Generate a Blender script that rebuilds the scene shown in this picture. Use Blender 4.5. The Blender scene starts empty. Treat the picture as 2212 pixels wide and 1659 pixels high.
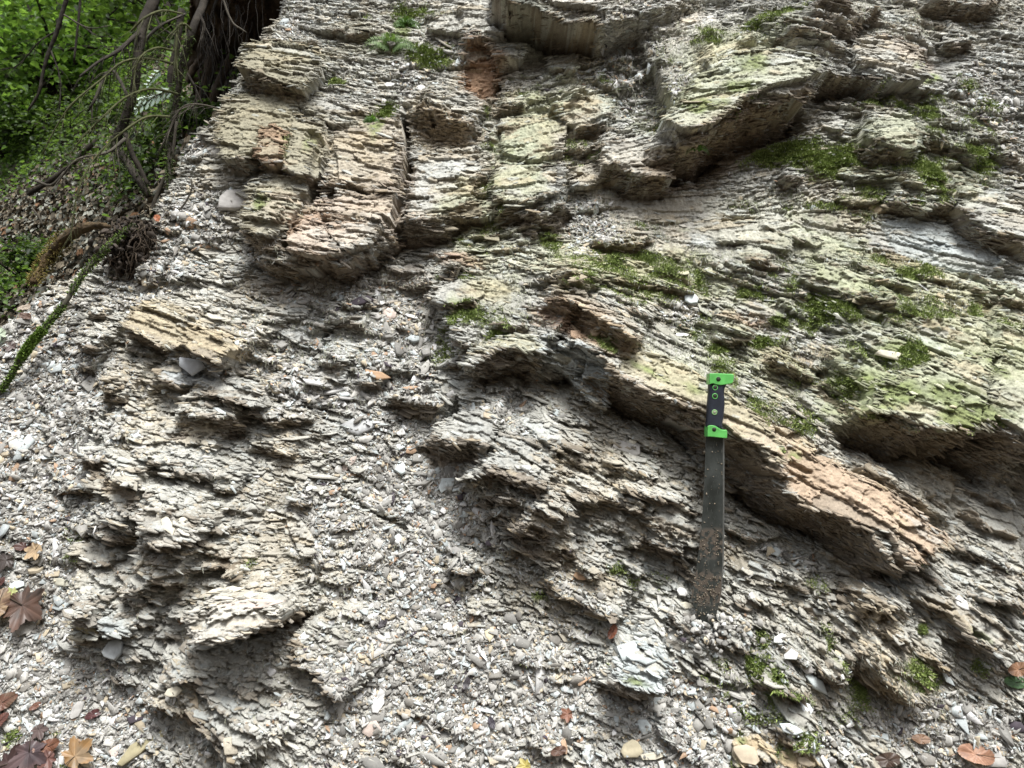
import bpy, math, random
import numpy as np
from mathutils import Vector, Matrix

R_ = math.radians
scene = bpy.context.scene
COL = scene.collection

# ------------------------------------------------------------------ camera
cam_d = bpy.data.cameras.new("camera")
cam = bpy.data.objects.new("camera", cam_d)
COL.objects.link(cam)
CAMZ = 1.5
cam.location = (0, 0, CAMZ)
cam.rotation_euler = (R_(90), 0, 0)
cam_d.sensor_width = 36.0
cam_d.lens = 27.0
cam_d.clip_start = 0.05
cam_d.clip_end = 500
cam_d.dof.use_dof = True
cam_d.dof.focus_distance = 1.88
cam_d.dof.aperture_fstop = 8.0
scene.camera = cam

# ------------------------------------------------------------------ light
SUN_EL, SUN_AZ = 68.0, 25.0        # degrees above the horizon; azimuth from behind the camera towards the right
world = bpy.data.worlds.new("World")
scene.world = world
world.use_nodes = True
wn, wl = world.node_tree.nodes, world.node_tree.links
wn.clear()
wo = wn.new("ShaderNodeOutputWorld")
wb = wn.new("ShaderNodeBackground")
sky = wn.new("ShaderNodeTexSky")
sky.sky_type = 'NISHITA'
sky.sun_disc = False
sky.sun_elevation = R_(SUN_EL)
sky.sun_rotation = R_(180 - SUN_AZ)
sky.dust_density = 4.0
hs = wn.new("ShaderNodeHueSaturation")
hs.inputs['Saturation'].default_value = 0.30
wb.inputs['Strength'].default_value = 0.11
wl.new(sky.outputs[0], hs.inputs['Color'])
wl.new(hs.outputs[0], wb.inputs['Color'])
wl.new(wb.outputs[0], wo.inputs['Surface'])
sd = bpy.data.lights.new("sun", 'SUN')
sd.energy = 2.7
sd.angle = R_(22)
sd.color = (1.0, 0.985, 0.96)
sun = bpy.data.objects.new("sun", sd)
COL.objects.link(sun)
_el, _az = R_(SUN_EL), R_(SUN_AZ)
to_sun = Vector((math.cos(_el) * math.sin(_az), -math.cos(_el) * math.cos(_az), math.sin(_el)))
sun.rotation_euler = to_sun.to_track_quat('Z', 'Y').to_euler()
sun.location = (1.5, -3, 6)
scene.view_settings.view_transform = 'Standard'
scene.view_settings.look = 'None'
scene.view_settings.exposure = 1.12
scene.view_settings.gamma = 1.0

# ------------------------------------------------------------------ helpers
rng = np.random.default_rng(7)
random.seed(7)

def tag(o, label=None, cat=None, group=None, kind=None):
    if label: o['label'] = label
    if cat: o['category'] = cat
    if group: o['group'] = group
    if kind: o['kind'] = kind
    return o

def np_mesh(name, verts, loops, starts, mat=None, parent=None, color=None, smooth=False, uv=None):
    """verts (n,3), loops flat vertex ids, starts first loop of each face; color (n,3) per vertex"""
    me = bpy.data.meshes.new(name)
    n = len(verts)
    me.vertices.add(n)
    me.vertices.foreach_set('co', np.ascontiguousarray(verts, dtype=np.float32).ravel())
    me.loops.add(len(loops))
    me.loops.foreach_set('vertex_index', np.ascontiguousarray(loops, dtype=np.int32))
    me.polygons.add(len(starts))
    me.polygons.foreach_set('loop_start', np.ascontiguousarray(starts, dtype=np.int32))
    me.update(calc_edges=True)
    if color is not None:
        a = me.color_attributes.new('tint', 'FLOAT_COLOR', 'POINT')
        c4 = np.ones((n, 4), dtype=np.float32)
        c4[:, :3] = color
        a.data.foreach_set('color', c4.ravel())
    if smooth:
        me.polygons.foreach_set('use_smooth', np.ones(len(starts), dtype=bool))
    if mat: me.materials.append(mat)
    o = bpy.data.objects.new(name, me)
    COL.objects.link(o)
    if parent: o.parent = parent
    return o

def py_mesh(name, verts, faces, mat=None, parent=None, smooth=False, color=None):
    loops = [i for f in faces for i in f]
    starts, k = [], 0
    for f in faces:
        starts.append(k); k += len(f)
    return np_mesh(name, np.array([tuple(v) for v in verts], dtype=np.float32), loops, starts, mat, parent, color, smooth)

_tab = rng.random((8, 256, 256)).astype(np.float32)
def vn(x, y, s=0):
    x = np.asarray(x, dtype=np.float32); y = np.asarray(y, dtype=np.float32)
    xi = np.floor(x); yi = np.floor(y)
    fx = x - xi; fy = y - yi
    fx = fx * fx * (3 - 2 * fx); fy = fy * fy * (3 - 2 * fy)
    off = (s * 37) % 251
    xi = (xi.astype(np.int64) + off) & 255; yi = (yi.astype(np.int64) + off * 3) & 255
    t = _tab[s % 8]
    x1 = (xi + 1) & 255; y1 = (yi + 1) & 255
    a = t[yi, xi]; b = t[yi, x1]; c = t[y1, xi]; d = t[y1, x1]
    return (a + (b - a) * fx) * (1 - fy) + (c + (d - c) * fx) * fy

def fbm(x, y, s=0, o=4, g=0.5):
    r = 0; a = 1.0; t = 0
    for i in range(o):
        r = r + a * (vn(x * 2 ** i, y * 2 ** i, s + i) - 0.5); t += a; a *= g
    return r / t * 2            # about -1..1

# the picture's coordinates D (2212 x 1659) used to read positions off the photograph
F = 1659.0
LEAN = R_(22)
cs, sn = math.cos(LEAN), math.sin(LEAN)
P0 = np.array([0, 1.95, CAMZ])
VX = np.array([1.0, 0, 0]); VV = np.array([0, sn, cs]); VN = np.array([0, -cs, sn])
SHEAR = 0.30

def ray(px, py):
    return (px - 1106.0) / F, -(py - 829.5) / F
def uv(px, py, h=0.0):
    """point of the cliff sheet (u, v) that, raised by h, shows at D pixel px, py"""
    dx, dz = ray(px, py)
    # N.(t*d - (0,1.95,0)) = h
    t = (h - cs * 1.95) / (-cs + sn * dz)
    u = t * dx
    y, z = t - 1.95, t * dz
    v = y * sn + z * cs
    return u, v + SHEAR * h
def mm(d): return d * 1.15e-3      # D pixels to metres on the cliff, roughly

# ------------------------------------------------------------------ materials
def mat_new(name):
    m = bpy.data.materials.new(name); m.use_nodes = True
    nt = m.node_tree
    b = nt.nodes['Principled BSDF']
    return m, nt, b

def simple(name, col, rough=0.8, var=0.25, scale=30, bump=0.3, metallic=0.0, spec=0.3, attr=False, bdist=0.002):
    m, nt, b = mat_new(name)
    N, L = nt.nodes, nt.links
    tc = N.new('ShaderNodeTexCoord')
    n1 = N.new('ShaderNodeTexNoise'); n1.inputs['Scale'].default_value = scale; n1.inputs['Detail'].default_value = 6
    L.new(tc.outputs['Object'], n1.inputs['Vector'])
    mp = N.new('ShaderNodeMapRange'); mp.inputs['From Min'].default_value = .25; mp.inputs['From Max'].default_value = .75
    mp.inputs['To Min'].default_value = 1 - var; mp.inputs['To Max'].default_value = 1 + var
    L.new(n1.outputs['Fac'], mp.inputs['Value'])
    mx = N.new('ShaderNodeVectorMath'); mx.operation = 'MULTIPLY'
    if attr:
        at = N.new('ShaderNodeAttribute'); at.attribute_name = 'tint'
        L.new(at.outputs['Color'], mx.inputs[0])
    else:
        mx.inputs[0].default_value = col
    L.new(mp.outputs[0], mx.inputs[1])
    L.new(mx.outputs[0], b.inputs['Base Color'])
    b.inputs['Roughness'].default_value = rough
    b.inputs['Metallic'].default_value = metallic
    b.inputs['Specular IOR Level'].default_value = spec
    if bump:
        bp = N.new('ShaderNodeBump'); bp.inputs['Strength'].default_value = bump; bp.inputs['Distance'].default_value = bdist
        L.new(n1.outputs['Fac'], bp.inputs['Height'])
        L.new(bp.outputs[0], b.inputs['Normal'])
    return m

def rock_material():
    m, nt, b = mat_new('shale_rock')
    N, L = nt.nodes, nt.links
    at = N.new('ShaderNodeAttribute'); at.attribute_name = 'tint'
    tc = N.new('ShaderNodeTexCoord')
    n1 = N.new('ShaderNodeTexNoise'); n1.inputs['Scale'].default_value = 220; n1.inputs['Detail'].default_value = 5; n1.inputs['Roughness'].default_value = .7
    n2 = N.new('ShaderNodeTexNoise'); n2.inputs['Scale'].default_value = 38; n2.inputs['Detail'].default_value = 5
    L.new(tc.outputs['Object'], n1.inputs['Vector']); L.new(tc.outputs['Object'], n2.inputs['Vector'])
    m1 = N.new('ShaderNodeMapRange'); m1.inputs['From Min'].default_value = .3; m1.inputs['From Max'].default_value = .7
    m1.inputs['To Min'].default_value = .78; m1.inputs['To Max'].default_value = 1.22
    L.new(n1.outputs['Fac'], m1.inputs['Value'])
    m2 = N.new('ShaderNodeMapRange'); m2.inputs['From Min'].default_value = .3; m2.inputs['From Max'].default_value = .7
    m2.inputs['To Min'].default_value = .85; m2.inputs['To Max'].default_value = 1.15
    L.new(n2.outputs['Fac'], m2.inputs['Value'])
    mu = N.new('ShaderNodeMath'); mu.operation = 'MULTIPLY'
    L.new(m1.outputs[0], mu.inputs[0]); L.new(m2.outputs[0], mu.inputs[1])
    vm = N.new('ShaderNodeVectorMath'); vm.operation = 'MULTIPLY'
    L.new(at.outputs['Color'], vm.inputs[0]); L.new(mu.outputs[0], vm.inputs[1])
    L.new(vm.outputs[0], b.inputs['Base Color'])
    b.inputs['Roughness'].default_value = .93
    b.inputs['Specular IOR Level'].default_value = .2
    bp = N.new('ShaderNodeBump'); bp.inputs['Strength'].default_value = .7; bp.inputs['Distance'].default_value = .002
    L.new(n1.outputs['Fac'], bp.inputs['Height']); L.new(bp.outputs[0], b.inputs['Normal'])
    return m
M_rock = rock_material()

# ------------------------------------------------------------------ cliff
DU = 0.0022
U0, U1, V0, V1 = -1.85, 1.85, -1.15, 1.50
us = np.arange(U0, U1, DU, dtype=np.float32); vs = np.arange(V0, V1, DU, dtype=np.float32)
NX, NY = len(us), len(vs)
UU, VVg = np.meshgrid(us, vs)
Hm = np.zeros((NY, NX), np.float32)            # macro relief
def iu(u): return int(round((u - U0) / DU))
def iv(v): return int(round((v - V0) / DU))

def window(u0, u1, v0, v1):
    a, b = max(0, iu(u0)), min(NX, iu(u1)); c, d = max(0, iv(v0)), min(NY, iv(v1))
    if b <= a or d <= c: return None
    return slice(c, d), slice(a, b)

def ell(cx, cy, rx, ry, ang):
    """gaussian in D pixels -> window, weights"""
    u, v = uv(cx, cy)
    sc = 1.15e-3 * (1.95 + v * .4) / 1.95
    rx, ry = rx * sc, ry * sc
    r = max(rx, ry) * 2.6
    w = window(u - r, u + r, v - r, v + r)
    if w is None: return None, None
    a = R_(ang)
    x = UU[w] - u; y = VVg[w] - v
    p = (x * math.cos(a) + y * math.sin(a)) / rx; q = (-x * math.sin(a) + y * math.cos(a)) / ry
    return w, np.exp(-(p * p + q * q))

# large bulges and hollows (D px, amplitude in metres)
BLOBS = [
 (640,330,110,250,10,.10), (770,400,70,180,0,.07), (610,470,60,60,0,.05), (560,260,70,110,0,.05),
 (520,560,160,40,-10,-.05), (700,640,220,50,0,-.04), (900,900,130,420,8,-.06), (860,560,70,160,0,-.03),
 (420,1180,170,330,25,.11), (260,980,110,160,20,.05), (540,1450,110,60,-20,-.09), (330,1560,120,60,-40,-.02),
 (1120,1050,120,110,-30,.08), (1350,1030,160,80,-30,.03),
 (1150,120,80,50,20,-.10), (1600,150,220,120,25,.10), (1560,340,110,40,35,-.06),
 (1420,700,260,90,-28,.06), (1750,930,260,90,-30,.09), (2000,830,260,120,-25,.08), (2060,1030,200,60,-30,-.06),
 (1650,1100,220,60,-30,-.05), (1900,300,60,50,0,.04), (1830,190,80,40,0,-.10), (2050,500,140,70,-20,-.03),
 (1370,1430,60,50,0,.05), (1560,1450,160,60,-30,.03), (1900,1400,160,50,-38,.04), (2100,1330,120,50,-30,.05),
 (1100,300,90,200,-20,.04), (960,400,70,100,0,-.03), (1000,700,60,90,0,.05), (130,1250,140,300,0,-.02),
 (1300,480,140,80,0,-.03), (2150,150,120,120,0,.04), (200,620,150,60,35,-.03),
]
for cx, cy, rx, ry, an, am in BLOBS:
    w, g = ell(cx, cy, rx, ry, an)
    if w is not None: Hm[w] += am * .42 * g
Hm += 0.020 * fbm(UU * 2.3 + 5, VVg * 2.3, 1, 3) + 0.012 * fbm(UU * 8, VVg * 8 + 3, 2, 3)

# strata direction (degrees, positive rises to the right) from control points in D px
TH = [(560,200,-6),(600,300,-6),(760,350,-10),(950,300,-12),(1150,300,18),(1100,450,12),(1300,300,15),(1500,150,25),
      (1650,150,-8),(1800,100,-14),(1950,200,-12),(2100,150,-5),(2100,350,-14),(2050,520,-16),(2170,620,-12),(1700,420,10),
      (1500,450,5),(1300,560,-8),(1500,600,-14),(1750,600,-20),(1100,640,-15),(1400,740,-28),(1700,900,-30),(2000,850,-26),
      (1250,800,-22),(1500,1000,-24),(1400,1120,-24),(1100,1100,-24),(1900,1050,-34),(2150,1150,-30),(1700,1250,-26),
      (2000,1350,-38),(1600,1400,-36),(1800,1500,-45),(1300,1250,-20),(300,720,-20),(450,760,-20),(420,920,-6),(250,1000,-22),
      (350,1080,-18),(450,1150,-14),(300,1250,-16),(520,1300,8),(550,1450,-12),(400,1500,-35),(480,1600,-45),(650,980,-12),
      (750,700,-6),(150,800,-8),(600,600,-10),(100,1300,-10),(900,1200,0)]
gx, gy = UU[::16, ::16], VVg[::16, ::16]
num = np.zeros_like(gx); den = np.zeros_like(gx)
for px, py, th in TH:
    u, v = uv(px, py)
    wgt = 1 / (((gx - u) ** 2 + (gy - v) ** 2) + .004) ** 2
    num += wgt * th; den += wgt
THg = num / den
def theta_at(j, i): return THg[min(j // 16, THg.shape[0] - 1), min(i // 16, THg.shape[1] - 1)]

J1 = fbm(UU * 16, VVg * 22, 3, 3).astype(np.float32)
J0 = fbm(UU * 7, VVg * 9, 7, 2).astype(np.float32)
J2 = fbm(UU * 70, VVg * 110, 4, 3).astype(np.float32)
Under = np.zeros((NY, NX), np.float32)     # where the dry broken underside of a bed shows

def ledge(pts, p, w, q=None, up=None, rec=None, jag=1.0, ends=(.12, .12), under=1.0):
    """pts: lip in D px, left to right; p: how far the bed stands out (m); w: visible height of the underside (D px)"""
    q = p * .35 if q is None else q
    if p < .08: p, w = p * 1.15, w * 1.35
    P = np.array([uv(x, y, p * .8) for x, y in pts])
    wm = max(mm(w) * .95 - .08 * (p + q), .006)
    up = p * 3.6 + .02 if up is None else up
    rec = wm * .8 + .018 if rec is None else rec
    reach = max(up, wm + rec) + .02
    W = window(P[:, 0].min() - reach, P[:, 0].max() + reach, P[:, 1].min() - reach, P[:, 1].max() + reach)
    if W is None: return
    st = 2 if (W[0].stop - W[0].start) * (W[1].stop - W[1].start) > 200000 else 1
    X = UU[W]; Y = VVg[W]
    best = np.full(X.shape, 1e9, np.float32); sd_ = np.zeros(X.shape, np.float32); ar = np.zeros(X.shape, np.float32)
    seg = np.hypot(np.diff(P[:, 0]), np.diff(P[:, 1])); tot = seg.sum(); acc = 0
    for k in range(len(P) - 1):
        ax, ay = P[k]; bx, by = P[k + 1]
        dx, dy = bx - ax, by - ay; L2 = dx * dx + dy * dy
        t = np.clip(((X - ax) * dx + (Y - ay) * dy) / L2, 0, 1)
        ex = X - (ax + t * dx); ey = Y - (ay + t * dy)
        dd = ex * ex + ey * ey
        m = dd < best
        best = np.where(m, dd, best)
        sg = np.sign(dx * (Y - ay) - dy * (X - ax))
        sd_ = np.where(m, sg, sd_); ar = np.where(m, acc + t * seg[k], ar)
        acc += seg[k]
    d = np.sqrt(best) * sd_
    # beyond the two ends the distance along the line fades the ledge out
    e0 = np.clip(ar / (tot * ends[0] + 1e-6), 0, 1); e1 = np.clip((tot - ar) / (tot * ends[1] + 1e-6), 0, 1)
    fade = np.clip(e0 * 1.6 + .5 * J1[W] * (e0 < .9), 0, 1) * np.clip(e1 * 1.6 + .5 * J1[W] * (e1 < .9), 0, 1)
    d = d + jag * (.020 * J0[W] + .016 * J1[W] + .008 * J2[W]) * min(1.0, p / .045 + .15)
    tt = np.clip(1 - d / up, 0, 1)
    top = p * tt
    k = np.clip(-d / wm, 0, 1)
    ksaw = -d / .011 + 1.4 * J1[W]; ksaw = ksaw - np.floor(ksaw)
    mid = p - (p + q) * (k ** .8) + min(.006, p * .12) * (.5 - ksaw) * np.clip(k * 6, 0, 1)
    k2 = np.clip((-d - wm) / rec, 0, 1)
    low = -q * (1 - k2) ** 2
    h = np.where(d >= 0, top, np.where(d > -wm, mid, low)) * fade
    Hm[W] += h
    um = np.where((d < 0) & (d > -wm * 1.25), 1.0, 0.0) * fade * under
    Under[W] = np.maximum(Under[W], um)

LED = [
 # upper left blocks
 ([(520,150),(550,170),(600,190),(662,217)], .06, 24),
 ([(478,352),(505,362),(535,360),(575,325)], .07, 16),
 ([(574,350),(600,378),(628,374)], .04, 14),
 ([(622,380),(660,396),(702,398)], .045, 16),
 ([(700,270),(740,290),(790,292)], .02, 8),
 ([(545,495),(575,530),(612,538),(665,450)], .06, 22),
 ([(620,555),(680,568),(745,580),(800,560),(850,480)], .09, 22),
 ([(690,410),(740,420),(800,425)], .03, 14), ([(700,480),(745,495),(790,480)], .03, 14),
 ([(545,545),(590,580),(650,590)], .05, 20),
 ([(700,60),(760,75),(830,60)], .02, 8), ([(560,95),(610,110),(690,95)], .02, 8),
 ([(600,265),(640,275)], .02, 6),
 # upper middle
 ([(1055,10),(1087,33),(1137,33),(1203,53),(1284,62),(1300,84)], .15, 28, .09),
 ([(1003,95),(1030,92),(1060,105),(1088,140)], .06, 60, .03),
 ([(887,225),(937,247),(970,267),(1026,285)], .05, 44),
 ([(1074,238),(1105,246),(1137,237)], .03, 12), ([(1074,277),(1095,290),(1122,273)], .03, 12),
 ([(1215,246),(1246,227)], .018, 8), ([(1238,280),(1270,278),(1308,288)], .04, 20),
 ([(1168,322),(1204,335)], .02, 8),
 ([(1296,368),(1324,367),(1364,390),(1404,393),(1450,397)], .06, 26),
 ([(864,478),(904,484),(950,468),(984,450),(1037,430)], .055, 34),
 ([(1065,463),(1110,458),(1174,470),(1212,430)], .05, 28),
 ([(1120,490),(1150,505),(1175,480)], .03, 14),
 ([(1277,518),(1320,530),(1370,533),(1414,520)], .03, 12),
 ([(1280,178),(1304,190),(1334,200)], .018, 7), ([(950,330),(1000,345),(1040,330)], .018, 8),
 ([(970,395),(1020,400),(1060,385)], .02, 8), ([(1180,150),(1230,160),(1262,140)], .018, 6),
 # upper right
 ([(1400,300),(1440,318),(1474,320),(1507,311),(1541,288),(1584,256),(1614,240),(1661,229),(1707,215),(1751,187)], .14, 62, .10),
 ([(1740,28),(1774,43),(1807,52),(1834,67),(1857,45),(1892,40)], .05, 22),
 ([(1720,60),(1760,66),(1800,90),(1830,84)], .04, 18),
 ([(1670,74),(1710,86),(1750,100),(1795,104)], .03, 12), ([(1650,110),(1700,120),(1760,135)], .02, 8),
 ([(1757,180),(1791,166),(1834,160),(1874,163),(1910,190)], .10, 42, .06),
 ([(1869,298),(1891,323),(1917,337),(1941,340),(1976,327)], .05, 18),
 ([(1910,226),(1935,238),(1956,238)], .025, 8),
 ([(1974,300),(2041,307),(2090,318),(2127,347)], .03, 14),
 ([(1924,428),(1957,437),(2007,445),(2074,437)], .05, 20),
 ([(1680,385),(1707,398),(1736,388)], .03, 14),
 ([(2000,2),(2050,10),(2091,16),(2160,8)], .05, 18), ([(2040,88),(2060,97),(2103,87)], .035, 12),
 ([(2055,196),(2085,208)], .02, 9), ([(2115,248),(2144,275)], .02, 8), ([(2150,330),(2200,345)], .02, 8),
 ([(2074,448),(2107,483),(2157,513),(2216,533)], .045, 16),
 ([(1830,640),(1880,665),(1905,670)], .02, 8), ([(1850,600),(1900,622),(1960,640)], .02, 8),
 ([(1600,560),(1650,575),(1700,580)], .02, 8), ([(2050,560),(2110,580),(2180,590)], .02, 8),
 ([(2080,630),(2150,650),(2200,655)], .015, 7), ([(1950,700),(2000,730),(2030,735)], .025, 10),
 # moss overhang on the right
 ([(1825,896),(1874,900),(1941,926),(1974,933),(2014,920),(2045,925),(2070,938),(2080,905),(2107,920),(2157,953),(2240,1000)], .14, 78, .10, None, None, .7, (.25, .12)),
 ([(1760,830),(1800,870),(1830,895)], .03, 14),
 # main slab across the picture
 ([(1165,770),(1230,768),(1285,762),(1337,813),(1387,843),(1437,863),(1471,880),(1524,906),(1567,946),(1607,963),(1641,1007),(1694,1067),(1751,1103),(1808,1118),(1870,1146),(1901,1190),(1925,1219),(1955,1196),(2024,1170)], .145, 62, .10, .20, None, .45),
 ([(1180,645),(1235,664),(1280,700),(1330,735),(1368,757)], .05, 30),
 ([(1004,806),(1027,798),(1057,780),(1090,760),(1130,768),(1170,790)], .10, 50, .04),
 ([(966,782),(1000,786)], .03, 12), ([(1068,712),(1100,723),(1142,718)], .03, 12),
 ([(984,732),(1010,748),(1034,752)], .025, 9), ([(955,590),(990,600)], .04, 22),
 ([(955,660),(985,668),(1030,655)], .03, 14),
 ([(1530,740),(1575,750),(1620,738)], .03, 12), ([(1650,770),(1700,800),(1762,828)], .035, 14),
 ([(1400,620),(1450,632),(1500,640)], .02, 9), ([(1350,680),(1400,700)], .02, 8),
 ([(1620,1010),(1660,1030),(1700,1040)], .03, 10),
 ([(1820,1000),(1880,1040),(1940,1070),(1990,1110)], .03, 14), ([(1900,960),(1980,1000),(2040,1040)], .03, 12),
 ([(2050,1020),(2120,1060),(2200,1100)], .025, 10), ([(2080,1100),(2140,1140),(2212,1160)], .025, 10),
 ([(2040,1170),(2120,1200),(2212,1240)], .02, 8),
 # middle
 ([(850,845),(877,870),(910,876),(944,876),(953,886)], .045, 26),
 ([(932,935),(944,953),(977,963),(1037,958),(1060,966)], .06, 38),
 ([(1180,950),(1230,970),(1280,960)], .02, 8), ([(1080,960),(1120,975)], .02, 8),
 ([(1030,1028),(1070,1020),(1124,1033),(1184,1053)], .05, 26),
 ([(1035,1070),(1090,1085),(1160,1100),(1220,1120)], .04, 18), ([(1060,1110),(1120,1135),(1190,1155)], .045, 18),
 ([(1100,1140),(1145,1178),(1200,1200),(1250,1195)], .05, 20),
 ([(1300,990),(1360,1010),(1420,1035)], .02, 8), ([(1330,1050),(1400,1075),(1500,1110)], .025, 10),
 ([(1260,1060),(1320,1090),(1380,1110)], .02, 9), ([(1380,1130),(1440,1145),(1510,1165)], .02, 10),
 ([(1565,1150),(1600,1158),(1650,1165)], .02, 8),
 ([(1360,1190),(1390,1178),(1430,1185),(1466,1198)], .035, 20),
 ([(1460,1210),(1490,1240),(1515,1262)], .03, 16),
 ([(968,1214),(990,1243),(1010,1245),(1037,1233)], .04, 10),
 ([(1167,1257),(1204,1283),(1237,1293),(1264,1306),(1304,1326),(1350,1349)], .04, 16),
 ([(1328,1455),(1354,1473),(1387,1476),(1424,1489)], .06, 36),
 ([(1240,1235),(1270,1245),(1300,1240)], .02, 8), ([(1440,1320),(1480,1345),(1510,1350)], .03, 10),
 # lower right
 ([(1834,1264),(1851,1293),(1874,1306),(1910,1323)], .045, 22), ([(1700,1260),(1740,1275)], .02, 8),
 ([(1954,1291),(1994,1306),(2041,1323),(2074,1363),(2094,1386),(2136,1415)], .045, 18),
 ([(1787,1431),(1801,1453),(1826,1470)], .04, 18),
 ([(1861,1424),(1897,1436),(1904,1456),(1934,1476),(1957,1489),(2000,1515)], .06, 26),
 ([(1649,1464),(1674,1489),(1707,1503),(1749,1508)], .045, 22),
 ([(1562,1384),(1587,1399),(1613,1410)], .035, 12), ([(1744,1311),(1776,1334)], .03, 12),
 ([(2107,1275),(2141,1293),(2215,1320)], .04, 14), ([(1684,1584),(1707,1603),(1763,1613)], .03, 10),
 ([(1690,1390),(1720,1420),(1760,1450)], .02, 8), ([(1590,1290),(1640,1300),(1680,1330)], .02, 8),
 ([(1980,1400),(2020,1430),(2060,1450)], .02, 8),
 # left: ochre slab and the spur below
 ([(277,708),(300,720),(333,733),(370,762)], .05, 18),
 ([(375,735),(393,750),(417,738),(443,763),(483,785),(496,796)], .07, 34),
 ([(345,800),(375,828),(410,836)], .03, 12),
 ([(165,742),(200,740),(222,752)], .045, 24), ([(170,785),(200,800)], .03, 14), ([(227,843),(260,850),(287,842)], .03, 8),
 ([(467,838),(500,860),(535,868)], .035, 12),
 ([(380,904),(407,912),(467,914),(519,906)], .06, 28),
 ([(533,868),(567,896),(593,906),(633,900),(675,910)], .035, 12),
 ([(187,928),(219,934)], .03, 10), ([(233,860),(285,874)], .03, 12), ([(190,975),(233,993),(269,1000)], .045, 26),
 ([(250,1030),(300,1040),(336,1047)], .045, 26), ([(368,1085),(400,1091),(429,1086)], .04, 16),
 ([(477,1052),(522,1061)], .03, 10), ([(627,1082),(669,1086)], .02, 8), ([(537,966),(573,963),(600,976),(642,981)], .02, 9),
 ([(683,785),(735,811)], .025, 9), ([(780,818),(816,834)], .03, 12), ([(735,655),(765,662),(800,655)], .03, 8),
 ([(700,690),(750,695),(790,705)], .02, 7), ([(850,700),(880,705)], .015, 6),
 ([(150,1050),(180,1062),(215,1060)], .03, 14), ([(200,1162),(233,1160),(302,1170)], .04, 18),
 ([(353,1161),(387,1170),(433,1163),(469,1156)], .045, 16), ([(350,1128),(400,1140),(460,1120)], .02, 7),
 ([(345,1246),(375,1258),(419,1266)], .04, 16), ([(290,1285),(335,1295)], .025, 8), ([(210,1215),(250,1225)], .02, 7),
 ([(455,1228),(500,1232),(545,1250)], .03, 10), ([(440,1190),(480,1195),(520,1205)], .02, 7),
 ([(300,1210),(340,1222)], .02, 7), ([(190,1325),(230,1330),(290,1325)], .02, 7),
 ([(455,1352),(475,1362),(500,1355),(533,1355),(583,1341),(610,1338),(637,1322)], .13, 46, .05, .20, None, .5),
 ([(148,1338),(177,1380),(228,1374)], .045, 10), ([(310,1330),(340,1345)], .02, 8), ([(240,1475),(290,1485)], .02, 8),
 ([(318,1487),(347,1513),(377,1526),(400,1549),(433,1547),(440,1573),(453,1593),(483,1613),(495,1660)], .05, 20),
 ([(631,1357),(647,1406),(667,1433),(693,1453),(717,1489),(740,1518)], .045, 14),
 ([(420,1440),(470,1450)], .02, 7), ([(560,1480),(610,1490)], .015, 6), ([(430,1610),(450,1640)], .015, 6),
 ([(20,980),(60,990)], .012, 5), ([(200,680),(240,690)], .02, 8), ([(480,590),(540,600)], .015, 6), ([(290,600),(330,615)], .03, 12),
]
for L in LED: ledge(*L)
WA = np.zeros((NY, NX), np.float32)
for cx, cy, rx, ry, an in [(1500,150,230,130,20),(1300,430,200,120,10),(1620,520,330,90,0),(1150,330,90,170,0),(2000,300,160,120,0),(2050,720,160,110,-20),(1900,60,160,60,0),(1000,60,120,80,0),(760,700,200,140,0),(1100,680,90,90,0),(1450,780,160,50,-30),(1850,830,160,80,-20),(1900,1460,200,60,-30)]:
    w, g = ell(cx, cy, rx, ry, an)
    if w is not None: WA[w] = np.maximum(WA[w], g)
WA = np.clip(WA * 1.5 + .4 * J1 - .2, 0, 1)
RUN = fbm(UU * 150 + 2 * J1, VVg * 14, 3, 3)
# smaller breaks of the beds between the large ones
_rg = np.random.default_rng(99); Hbig = Hm; Hm = np.zeros((NY, NX), np.float32); Ubig = Under.copy()
for cx, cy, rx, ry, n in [(330,1050,170,260,46),(430,1300,130,160,22),(1130,1060,130,110,24),(1380,1080,170,90,20),(1950,250,240,170,34),(1750,600,330,160,30),(1250,400,180,200,22),(950,450,120,120,14),
                          (1900,1000,220,110,20),(1850,1380,260,120,24),(1300,640,240,90,16),(740,700,160,90,14),(420,860,200,100,16),(250,1380,120,90,14),(560,1500,110,80,10),(2120,600,90,120,12),(600,240,110,120,3)]:
    for _ in range(n):
        x, y = cx + rx * _rg.normal() * .6, cy + ry * _rg.normal() * .6
        u_, v_ = uv(x, y); j_, i_ = min(max(iv(v_), 0), NY - 1), min(max(iu(u_), 0), NX - 1)
        th_ = R_(theta_at(j_, i_) + _rg.normal() * 9); L_ = _rg.uniform(18, 70)
        pts_ = [(x + L_ * k * math.cos(th_) + _rg.normal() * 2, y - L_ * k * math.sin(th_) + _rg.normal() * 4) for k in (-1, -.5, 0, .5, 1)]
        p_ = L_ / 62 * _rg.uniform(.006, .019) + .003
        ledge(pts_, p_, p_ * 300 * _rg.uniform(.5, 1.0), None, None, None, .9, (.15, .15), .8)

Hlit = Hm; Hm = Hbig
CR = np.zeros((NY, NX), np.float32)
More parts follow.
